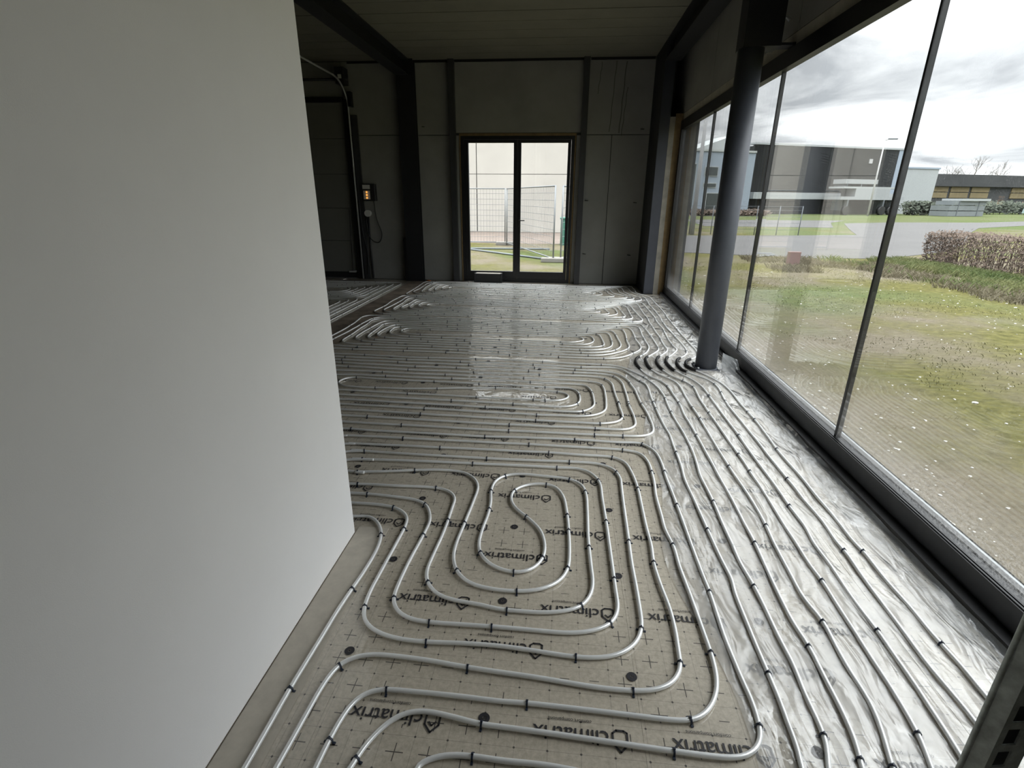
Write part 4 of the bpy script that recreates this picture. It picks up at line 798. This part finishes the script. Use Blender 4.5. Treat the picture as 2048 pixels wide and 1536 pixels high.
def place_clip(k, A, i):
    i = min(max(i, 1), len(A)-2); d = A[i+1]-A[i-1]; an = math.atan2(d[1], d[0]) - math.pi/2
    o = bpy.data.objects.new('pipe_clip', cme); C.objects.link(o)
    o.location = (A[i][0], A[i][1], ZC); o.rotation_euler = (0, 0, an); setpar(o, roots[k])
used = {k: [set() for _ in r] for k, r in allpts.items()}
for cx, cy in PD['clips']:
    best = None
    for k, rs in allpts.items():
        for ri_, A in enumerate(rs):
            d = np.hypot(A[:,0]-cx/1000, A[:,1]-cy/1000); i = int(np.argmin(d))
            if best is None or d[i] < best[0]: best = (d[i], k, ri_, i)
    if best[0] < .05:
        _, k, ri_, i = best
        if all(abs(i-j) > 6 for j in used[k][ri_]): used[k][ri_].add(i); place_clip(k, allpts[k][ri_], i)
farc = {k: MB() for k in allpts}
for k, rs in allpts.items():
    for A in rs:
        st = np.hypot(*(A[1]-A[0])); i = int(.3/st)
        while i < len(A)-3:
            x, y = A[i]
            if y > 3.75 and not (1.0 < x < 1.55 and 4.4 < y < 5.3):
                d = A[i+1]-A[i-1]; an = math.atan2(d[1], d[0]) - math.pi/2; ca, sa = math.cos(an), math.sin(an); g = farc[k]; b = len(g.v)
                g.v += [(x+ca*vx-sa*vy, y+sa*vx+ca*vy, vz+ZC) for vx, vy, vz in CF.v]; g.f += [tuple(b+q for q in f) for f in CF.f]
            elif y < 1.0 and -.9 < x < 1.7: place_clip(k, A, i)
            i += int(random.uniform(.38, .75)/st)
for k, g in farc.items():
    if g.v: tag(g.build('distant_clips', 'clip_plastic', roots[k]), kind='stuff')

# clear plastic film over the sheets along the glazing, crumpled
def film(x0f, x1, y0, y1, dx, dy, amp, seed):
    m = MB(); ny = int((y1-y0)/dy); nx = int(.95*(x1-.6)/dx)
    for j in range(ny+1):
        y = y0 + (y1-y0)*j/ny; xl = x0f(y)
        for i in range(nx+1):
            x = xl + (x1-xl)*i/nx
            a = noise.noise((x*7, y*2.6, seed)); b_ = noise.noise((x*17+3, y*7, seed+5)); c = abs(noise.noise((x*5+y*2.5, y*1.1-x, seed+9)))
            z = .0045 + amp*(.55*a + .30*b_ + .75*(.5-c))
            if i in (0, nx): z = .004
            m.v.append((x, y, max(.0036, min(.0115, z))))
    for j in range(ny):
        for i in range(nx):
            q = j*(nx+1)+i; m.f.append((q, q+1, q+nx+2, q+nx+1)); m.smooth.add(len(m.f)-1)
    return m
fm = film(lambda y: .585 + .045*math.sin(y*2.3) + .03*math.sin(y*5.1+1) + max(0, y-3.4)*.075, 1.60, -.4, 8.6, .022, .03, .0075, 2.0)
tag(fm.build('plastic_film', 'clear_film'), 'crumpled clear plastic film lying under the pipes along the glazing', 'plastic film')
m = MB(); ny = 300; prof = [(1.50, .0045), (1.55, .006), (1.585, .008), (1.61, .010), (1.625, .016), (1.632, .030)]
for j in range(ny+1):
    y = -.4 + 9.2*j/ny
    for i, (x, z) in enumerate(prof):
        a = noise.noise((y*4.0, i*.9, 4.0)); b_ = noise.noise((y*13.0, i*1.7, 8.0))
        xx = x + (-.10*max(0, noise.noise((y*1.3, 0, 1))) if i == 0 else 0) + .010*b_*(i > 0)*(i < 5)
        zz = z + (abs(a)*.016 + abs(b_)*.010)*(1 if 0 < i < 5 else 0) + (.020*abs(noise.noise((y*2.2, 3, 3))) if i == 5 else 0)
        m.v.append((min(xx, 1.638), y, max(.0040, zz)))
for j in range(ny):
    for i in range(len(prof)-1):
        q = j*len(prof)+i; m.f.append((q, q+1, q+len(prof)+1, q+len(prof))); m.smooth.add(len(m.f)-1)
tag(m.build('edge_film', 'edge_film'), 'loose edge film turned up against the black window rail', 'plastic film')
m = MB(); m.poly([(1.52, 4.80, .006), (1.66, 4.62, .012), (1.685, 4.86, .10), (1.58, 4.98, .13)]); m.poly([(1.52, 4.80, .0075), (1.58, 4.98, .1315), (1.685, 4.86, .1015), (1.66, 4.62, .0135)])
tag(m.build('film_flap', 'edge_film'), 'stiff flap of film sticking up between round column and rail', 'plastic film')

# ================================================================== OUTDOORS
GZ = -0.12
gm = MB().box(WX+.25, 170, -60, 190, GZ-.3, GZ).box(-90, WX+.25, YB+.25, 190, GZ-.3, GZ).box(-90, WX+.25, -60, Y0-.2, GZ-.3, GZ)
struct('ground', gm, 'mossy_lawn', 'mossy lawn around the hall')
def flat(name, pts, z, m, label):
    return struct(name, MB().prism(pts, GZ-.02, z), m, label)
flat('road', [(3.3,17.75),(4.1,17.7),(7.5,16.6),(9.6,16.9),(13,19.5),(17.5,25),(22,31.5),(27,38),(33,42.5),(90,76),(90,84),(34,48),(26,46),(21,43),(17,34),(14.7,28.6),(10.4,27.2),(6.4,26.4),(3.3,26.2)][::1], GZ+.012, 'asphalt', 'grey asphalt road beyond the lawn')
flat('parking_lot', [(9,36),(17,36),(20.5,44),(24,49),(10,47)], GZ+.010, 'asphalt', 'pale paved yard beyond the road')
flat('dirt_track', [(-40,20.2),(3.2,20.2),(3.2,26.9),(-40,26.9)], GZ+.006, 'dirt_track', 'pinkish dirt track along the concrete wall')

# pale concrete wall seen through the door
cw = struct('wall_outside', MB().box(-40, 3.2, 27.04, 27.3, GZ, 7.6), 'joint_sealant', 'tall pale concrete wall outside the back door')
for x in range(-8, 1):
    for z0, z1 in ((GZ, 2.61), (2.61, 5.2), (5.2, 7.6)):
        a = -4.48 + 5*x; b_ = min(a+5, 3.2)
        if a < 3.1: MB().box(a+.02, b_-.02, 27.0, 27.05, z0+.012, z1-.012).build('concrete_panel', 'outer_concrete', cw)

# construction fence panels
def fence_panel(p0, p1, label, h=1.97, zoff=0.0):
    p0, p1 = Vector((*p0, 0)), Vector((*p1, 0)); d = p1-p0; L = d.length
    t = thing('mesh_fence', label, 'fence', 'mesh fence panels outside the back door', loc=(p0.x, p0.y, GZ))
    z0 = GZ + .10; z1 = GZ + h
    def at(s, z): q = p0 + d*s; return (q.x, q.y, z)
    MB().tube([at(0, GZ+.01), at(0, z1)], .021, 8).tube([at(1, GZ+.01), at(1, z1)], .021, 8).tube([at(0, z1-.02), at(1, z1-.02)], .019, 8).tube([at(0, z0), at(1, z0)], .019, 8).build('frame', 'fence_wire', t)
    m = MB(); n = int(L/.11)
    for i in range(1, n): m.tube([at(i/n, z0), at(i/n, z1-.02)], .0038, 3, cap=False)
    for i in range(1, 10): m.tube([at(0, z0+(z1-z0)*i/10), at(1, z0+(z1-z0)*i/10)], .0055, 4, cap=False)
    m.build('wire_mesh', 'fence_wire', t)
    q = p0; MB().box(q.x-.33, q.x+.33, q.y-.12, q.y+.12, GZ, GZ+.12, .02).build('foot_block', 'fence_foot', t)
    return t
fence_panel((-2.2, 19.45), (-5.7, 19.6), 'grey mesh fence panel parallel to the concrete wall')
fence_panel((-.30, 14.36), (-2.12, 19.30), 'grey mesh fence panel running from the near foot to the far one')
fence_panel((-.10, 14.55), (1.3, 17.7), 'grey mesh fence panel at the right edge of the door view')
tag(MB().tube([(-3.16, 17.67, GZ+.03), (-.5, 17.9, GZ+.03)], .028, 8).build('fence_bar', 'pallet_grey'), 'pale fence bar lying farther back on the grass outside', 'bar', 'bars lying on the grass')
tag(MB().tube([(-3.1, 17.3, GZ+.03), (-.62, 14.95, GZ+.03)], .028, 8).build('fence_bar', 'pallet_grey'), 'pale fence bar lying askew on the grass nearer the door', 'bar', 'bars lying on the grass')
gb = thing('green_bin', 'green plastic bin behind the fence at the right of the door', 'bin', loc=(.25, 20.0, GZ))
MB().prism([(-.18, 19.75), (.62, 19.75), (.62, 20.4), (-.18, 20.4)], GZ+.0, .80).build('bin_body', 'green_plastic', gb)
MB().box(-.21, .65, 19.72, 20.43, .80, .86, .015).build('lid', 'green_plastic', gb)

# hedge beside the road: stems plus leaf-sized blades
hg = thing('hedge', 'clipped brown beech hedge at the right beside the road', 'hedge', loc=(10.2, 12, GZ))
rnd = random.Random(3)
m = MB()
def hx(y): return 9.78 + (15.5-y)*.115
for i in range(15000):
    y = rnd.uniform(5.5, 15.5); u = rnd.random()
    if u < .52: x = hx(y) + rnd.gauss(0, .035); z = rnd.uniform(GZ+.03, GZ+.86)
    elif u < .82: x = hx(y) + rnd.uniform(0, .85); z = GZ + .86 + rnd.gauss(0, .035)
    elif u < .9: x = hx(15.5) + rnd.uniform(0, .85); y = 15.5 + rnd.gauss(0, .04); z = rnd.uniform(GZ+.03, GZ+.86)
    else: x = hx(y) + rnd.uniform(.05, .8); z = rnd.uniform(GZ+.05, GZ+.8)
    s = rnd.uniform(.022, .045); a = Vector((rnd.gauss(0,1), rnd.gauss(0,1), rnd.gauss(0,1))).normalized(); b_ = a.orthogonal().normalized()*s*.6; a = a*s; c = Vector((x, y, z))
    m.poly([c-a, c+b_, c+a, c-b_])
tag(m.build('leaves', 'hedge_leaf', hg), kind='stuff')
m = MB()
for i in range(150):
    y = 5.6 + i*.066; x = hx(y) + rnd.uniform(.05, .7)
    for q in range(3):
        m.tube([(x, y, GZ-.02), (x+rnd.uniform(-.12,.12), y+rnd.uniform(-.12,.12), GZ+.45), (x+rnd.uniform(-.28,.28), y+rnd.uniform(-.2,.2), GZ+.88)], .008, 4, cap=False)
tag(m.build('branches', 'twig', hg), kind='stuff')

# grass: blades over the lawn, long tufts towards the hedge, stones
def blades(n, fx, hmin, hmax, wd, lean):
    m = MB()
    for i in range(n):
        p = fx()
        if p is None: continue
        x, y = p; h = rnd.uniform(hmin, hmax); a = rnd.uniform(0, 6.283); l = rnd.uniform(0, lean)*h; dx, dy = math.cos(a), math.sin(a); px_, py_ = -dy*wd, dx*wd
        m.poly([(x-px_, y-py_, GZ-.01), (x+px_, y+py_, GZ-.01), (x+dx*l*.4+px_*.6, y+dy*l*.4+py_*.6, GZ+h*.6), (x+dx*l, y+dy*l, GZ+h)])
    return m
def lawn_pt():
    x = 2.2 + 9*rnd.random()**1.3; y = rnd.uniform(.5, 16.3)
    if noise.noise((x*.6, y*.6, 2)) < -.12: return None
    if x < 3.4 + .9*noise.noise((y*.8, 0, 5)): return None
    return x, y
tag(blades(30000, lawn_pt, .008, .03, .0035, 1.6).build('lawn_grass', 'moss_blade'), 'short mossy grass growing on the lawn outside the glazing', 'grass', kind='stuff')
def bank_pt():
    t = rnd.random(); y = rnd.uniform(6, 16.2); x = hx(y) - rnd.uniform(.0, 2.6)*rnd.random()**.7
    if noise.noise((x*.9, y*.5, 7)) < -.22: return None
    return x, y
tag(blades(26000, bank_pt, .06, .20, .006, 1.2).build('long_grass', 'grass_blade'), 'long green grass along the foot of the hedge', 'grass', kind='stuff')
def dry_pt():
    y = rnd.uniform(13.2, 16.3) if rnd.random() < .6 else rnd.uniform(7, 13)
    x = rnd.uniform(5.2, 8.6) if y > 13.2 else hx(y) - rnd.uniform(1.7, 2.9)
    if noise.noise((x*.8, y*.8, 17)) < .0: return None
    return x, y
tag(blades(12000, dry_pt, .05, .16, .005, 1.3).build('dry_grass', 'dry_blade'), 'dry straw-coloured grass tufts near the road edge', 'grass', kind='stuff')
m = MB()
for i in range(1300):
    x = 2.1 + 6.5*rnd.random()**1.5; y = rnd.uniform(.8, 14); s = rnd.uniform(.004, .012)*(1 if rnd.random() > .06 else 2.0)
    bm = bmesh.new(); bmesh.ops.create_icosphere(bm, subdivisions=1, radius=s)
    for q in bm.verts: q.co = Vector((x + q.co.x*rnd.uniform(.8,1.5), y + q.co.y*rnd.uniform(.8,1.5), GZ + s*.2 + q.co.z*.55))
    m.addbm(bm)
tag(m.build('gravel_stones', 'stone'), 'scattered pale stones on the ground outside the glazing', 'stones', kind='stuff')
tag(MB().box(5.95, 6.28, 14.70, 14.78, GZ-.02, GZ+.36, .015).build('marker_board', 'pink_board'), 'small pinkish board standing in the grass near the road', 'board')

# roadside wire fence with a notice
rf = thing('wire_fence', 'dark wire fence across the road with a small white notice', 'fence', loc=(7.5, 27.7, GZ))
for i in range(6):
    x = 6.2 + i*1.05
    MB().tube([(x, 27.6, GZ), (x, 27.6, 1.25)], .02, 6).build('fence_post', 'strap_dark', rf)
for z in (.15, .45, .75, 1.05, 1.22):
    MB().tube([(6.2, 27.6, z), (11.45, 27.6, z)], .007, 4).build('fence_wire', 'strap_dark', rf)
MB().box(9.32, 9.80, 27.55, 27.57, .28, .64).build('notice', 'lamp_white', rf)

# lamp posts
def lamp(x, y, h, label, lean=0.0):
    t = thing('lamp_post', label, 'lamp post', 'street lamp posts', loc=(x, y, GZ))
    MB().tube([(x, y, GZ), (x+lean*.5, y, h*.5), (x+lean, y, h)], .1, 10, rfun=lambda i: (.11, .085, .055)[i]).build('pole', 'lamp_white', t)
    MB().tube([(x+lean, y, h-.02), (x+lean+.35, y+.05, h+.12)], .05, 8).build('arm', 'lamp_white', t)
    MB().box(x+lean+.3, x+lean+1.25, y-.1, y+.15, h+.08, h+.2, .03).build('lamp_head', 'strap_dark', t)
lamp(33.9, 64.6, 7.64, 'white street lamp post in front of the dark warehouse')
lamp(6.2, 27.0, 7.2, 'white lamp post seen through the glazing left of the round column')

# dark warehouse
def on(p0, p1, s):
    d = (Vector(p1)-Vector(p0)).normalized(); return Vector(p0) + d*s
W0, W1 = (21.4, 67.72), (42.3, 75.78)
wh = thing('warehouse', 'long dark grey warehouse across the road', 'building', loc=(31, 72, GZ))
for i in range(8):
    MB().slab(on(W0, W1, 2.8*i+.015), on(W0, W1, 2.8*(i+1)-.015), GZ, 7.55, .2).build('wall_panel', 'ware_dark', wh)
MB().slab(on(W0, W1, .1), on(W0, W1, 22.3) , GZ, 7.4, 24).build('hall_body', 'ware_dark', wh)
nrm = Vector((W1[1]-W0[1], -(W1[0]-W0[0]))).normalized()
MB().slab(Vector(W0)+nrm*.12, Vector(W1)+nrm*.12, 7.55, 7.75, 1.0).build('roof_edge', 'ware_white', wh)
MB().slab(on(W0, W1, 21.7)+nrm*.05, on(W0, W1, 22.38)+nrm*.05, GZ, 7.55, .1).build('corner_trim', 'office_blue', wh)
MB().slab(on(W0, W1, 17.2)+nrm*.1, on(W0, W1, 17.7)+nrm*.1, 5.9, 6.4, .12).build('wall_lamp', 'lamp_white', wh)
MB().slab(on(W0, W1, .2)+nrm*.9, on(W0, W1, 22)+nrm*.9, 1.62, 2.36, .95).build('loading_canopy', 'ware_white', wh)
# trailer with stacked load in front of it
tl = thing('flatbed_trailer', 'pale flatbed trailer with a stacked load before the warehouse', 'trailer', loc=(36, 69, GZ))
T0, T1 = Vector(W0)+nrm*4.2, Vector(W1)+nrm*4.2
MB().slab(on(T0, T1, 9.6), on(T0, T1, 19.2), 1.60, 1.95, 2.4).build('deck', 'truck_pale', tl)
MB().slab(on(T0, T1, 11.6), on(T0, T1, 16.8), 1.95, 2.85, 2.0).build('load', 'truck_pale', tl)
MB().slab(on(T0, T1, 9.8), on(T0, T1, 19.0), 2.85, 3.05, 2.2).build('load_frame', 'ware_white', tl)
MB().slab(on(T0, T1, 9.9), on(T0, T1, 14.6), 3.35, 3.85, 1.8).build('top_load', 'truck_pale', tl)
for s in (10.1, 12.2, 14.2):
    MB().slab(on(T0, T1, s), on(T0, T1, s+.12), 3.05, 3.35, 1.8).build('spacer', 'strap_dark', tl)
for s in (10.8, 16.2, 17.6):
    q = on(T0, T1, s); MB().tube([(*(q+nrm*.02), GZ+.5), (*(q-nrm*.35), GZ+.5)], .5, 16).build('wheel', 'black_plastic', tl)
    q = on(T0, T1, s-.1); MB().slab(q, on(T0, T1, s+.1), GZ+.5, 1.6, 2.2).build('axle_stand', 'strap_dark', tl)
# office block
O0, O1 = (10.9, 59.9), (20.35, 63.43)
onr = Vector((O1[1]-O0[1], -(O1[0]-O0[0]))).normalized()
of = thing('office_building', 'pale blue office block across the road left of the warehouse', 'building', loc=(16, 62, GZ))
MB().slab(O0, O1, GZ, 6.3, 9).build('block', 'office_blue', of)
MB().slab(on(O0, O1, -.05)+onr*.1, on(O0, O1, 10.1)+onr*.1, 6.3, 6.5, 9.2).build('roof_edge', 'office_pale', of)
ub = MB(); a, b_ = on(O0, O1, 4.0)-onr*3, on(O0, O1, 9.3)-onr*3; n5 = -onr*4
ub.prism([a, b_, b_+n5, a+n5], 6.3, 6.6); v = ub.v; bq = len(v)
ub.v += [(*a, 6.6), (*b_, 6.6), (*(b_+n5), 6.6), (*(a+n5), 6.6), (*b_, 8.35), (*(b_+n5), 8.35)]
ub.f += [(bq, bq+1, bq+4), (bq+3, bq+5, bq+2), (bq+1, bq+2, bq+5, bq+4), (bq, bq+4, bq+5, bq+3)]
ub.build('roof_volume', 'office_pale', of)
for s0, s1, z0, z1 in ((.4, 2.9, .3, 5.1), (3.95, 5.6, 3.85, 4.85), (3.95, 5.6, 2.7, 3.2), (7.6, 8.7, 3.3, 5.5), (4.5, 6.2, GZ+.1, 2.2), (7.0, 8.4, GZ+.1, 2.4)):
    f_ = MB().slab(on(O0, O1, s0)+onr*.06, on(O0, O1, s1)+onr*.06, z0, z1, .1).build('window', 'office_pale', of)
    MB().slab(on(O0, O1, s0+.08)+onr*.09, on(O0, O1, s1-.08)+onr*.09, z0+.08, z1-.08, .05).build('pane', 'office_window', f_)
# white hall, far workshop, pallets, shrubs, bare trees, car
H0, H1 = (43.4, 77.07), (49.2, 79.14)
ha = thing('white_hall', 'plain white hall beside the dark warehouse', 'building', loc=(46, 78, GZ))
MB().slab(H0, H1, GZ, 5.5, 18).build('wall', 'ware_white', ha)
MB().slab((43.3, 76.95), (49.35, 79.1), 5.5, 5.7, 18.2).build('roof_edge', 'office_blue', ha)
F0, F1 = (52.6, 86.2), (98, 102.2)
fb = thing('far_workshop', 'long low dark workshop with yellow wall panels at the far right', 'building', loc=(70, 93, GZ))
MB().slab(F0, F1, GZ, 3.6, 12).build('base_wall', 'far_dark', fb)
fnr = Vector((F1[1]-F0[1], -(F1[0]-F0[0]))).normalized()
MB().slab(Vector(F0)+fnr*.5, Vector(F1)+fnr*.5, 3.6, 5.25, 13).build('roof_band', 'far_dark', fb)
for i in range(12):
    s = .4 + i*4.0
    if i in (3, 6): continue
    MB().slab(on(F0, F1, s)+fnr*.12, on(F0, F1, s+3.5)+fnr*.12, 2.85, 3.55, .15).build('yellow_panel', 'far_yellow', fb)
    MB().slab(on(F0, F1, s)+fnr*.12, on(F0, F1, s+3.5)+fnr*.12, 2.0, 2.75, .15).build('yellow_panel', 'far_yellow', fb)
Pa, Pb = (43.5, 66.5), (48.6, 68.3)
pl = thing('pallet_stack', 'stacked pale grey goods strapped on pallets across the road', 'stack', loc=(46, 67.4, GZ))
pnr = Vector((Pb[1]-Pa[1], -(Pb[0]-Pa[0]))).normalized()
for z0, z1 in ((GZ, .45), (.5, 1.05), (1.1, 1.55)):
    MB().slab(on(Pa, Pb, 0 if z0 < 1 else .6), on(Pa, Pb, 5.3), z0+.03, z1, 2.2).build('layer', 'pallet_grey', pl)
MB().slab(on(Pa, Pb, 1.4)+pnr*.2, on(Pa, Pb, 5.6)+pnr*.2, 1.58, 1.82, 2.4).build('cover', 'ware_white', pl)
for s in (1.2, 4.2):
    MB().slab(on(Pa, Pb, s)+pnr*.03, on(Pa, Pb, s+.12)+pnr*.03, GZ, 1.57, .04).build('strap', 'strap_dark', pl)
def shrub(p0, p1, n, h, wd, label, m_='evergreen'):
    p0, p1 = Vector(p0), Vector(p1); t = thing('shrub_row', label, 'shrubs', loc=((p0.x+p1.x)/2, (p0.y+p1.y)/2, GZ)); m = MB()
    for i in range(n):
        u = rnd.random(); q = p0.lerp(p1, u); hh = h*(.78 + .35*noise.noise((u*14, h, 1)))
        x = q.x + rnd.gauss(0, wd); y = q.y + rnd.gauss(0, wd); z = GZ + hh*rnd.random()**.6; s = rnd.uniform(.10, .26)
        a = Vector((rnd.gauss(0,1), rnd.gauss(0,1), rnd.gauss(0,1))).normalized(); b_ = a.orthogonal().normalized()*s*.6; a = a*s; c = Vector((x, y, z))
        m.poly([c-a, c+b_, c+a, c-b_])
    tag(m.build('foliage', m_, t), kind='stuff')
    m = MB()
    for i in range(int((p1-p0).length/1.2)+2):
        q = p0.lerp(p1, i/(int((p1-p0).length/1.2)+1)); m.tube([(q.x, q.y, GZ), (q.x+.1, q.y, GZ+h*.8)], .04, 5)
    tag(m.build('stems', 'twig', t), kind='stuff')
shrub((41.5, 70.5), (51, 74), 5200, 1.8, .45, 'dark evergreen hedge in front of the white hall')
shrub((51, 78), (84, 90), 6500, 2.1, .8, 'dark shrubs in front of the far workshop')
shrub((8, 56.5), (21.5, 61), 3000, .75, .35, 'low brown hedge in front of the pale blue office', 'hedge_leaf')
def tree(x, y, h, label):
    t = thing('bare_tree', label, 'tree', 'bare trees at the far right', loc=(x, y, GZ)); r2 = random.Random(int(x*10))
    MB().tube([(x, y, GZ), (x+.1, y, h*.35), (x, y+.1, h*.6)], .2, 7, rfun=lambda i: (.24, .16, .10)[i]).build('trunk', 'tree_bark', t)
    m = MB()
    def grow(p, d, L, r, dep):
        q = p + d*L; m.tube([p, p.lerp(q, .5)+Vector((r2.gauss(0,.06), r2.gauss(0,.06), 0))*L, q], r, 4 if dep > 1 else 5, cap=False)
        if dep < 4:
            for _ in range(3 if dep else 5):
                nd = (d + Vector((r2.gauss(0,.5), r2.gauss(0,.5), r2.gauss(.12,.3)))).normalized(); grow(q if dep else p + d*L*r2.uniform(.3,1), nd, L*r2.uniform(.55,.8), max(r*.6, .012), dep+1)
    grow(Vector((x, y, h*.3)), Vector((0,0,1)), h*.26, .11, 0)
    m.build('branches', 'tree_bark', t)
for i, (x, y, h) in enumerate(((86, 135, 10.2), (93, 137, 12), (99, 138, 11), (107, 139, 12.5), (80, 133, 8.5))):
    tree(x, y, h, ['bare tree behind the far workshop, nearest the white hall but one', 'bare tree behind the middle of the far workshop', 'bare tree third from the right behind the far workshop', 'tallest bare tree at the right edge behind the far workshop', 'lowest bare tree next to the white hall'][i])
cx, cy = 60.5, 75.5
ca_ = thing('car', 'pale teal car parked at the far right edge', 'car', loc=(cx, cy, GZ))
cu, cvv = Vector((.94, .34)), Vector((-.34, .94))
def cbox(a0, a1, z0, z1, sh=0.0):
    q = [Vector((cx, cy)) + cu*a + cvv*b_ for a, b_ in ((a0, -.85), (a1, -.85), (a1, .85), (a0, .85))]; m = MB(); m.prism(q, z0, z1)
    if sh:
        for i in range(4, 8):
            c0 = Vector((cx, cy)) + cu*(a0+a1)/2; x, y, z = m.v[i]; m.v[i] = (c0.x + (x-c0.x)*(1-sh), c0.y + (y-c0.y)*(1-sh), z)
    return m
cbox(-2.1, 2.1, GZ+.28, GZ+.85, .03).build('body', 'car_teal', ca_); cbox(-1.3, 1.2, GZ+.85, GZ+1.42, .22).build('cabin', 'car_teal', ca_)
cbox(-1.22, 1.12, GZ+.90, GZ+1.30, .17).build('windows', 'office_window', ca_)
for a in (-1.3, 1.3):
    for s in (-.8, .8):
        q = Vector((cx, cy)) + cu*a + cvv*s; MB().tube([(*(q-cvv*.1), GZ+.31), (*(q+cvv*.1), GZ+.31)], .31, 14).build('wheel', 'black_plastic', ca_)
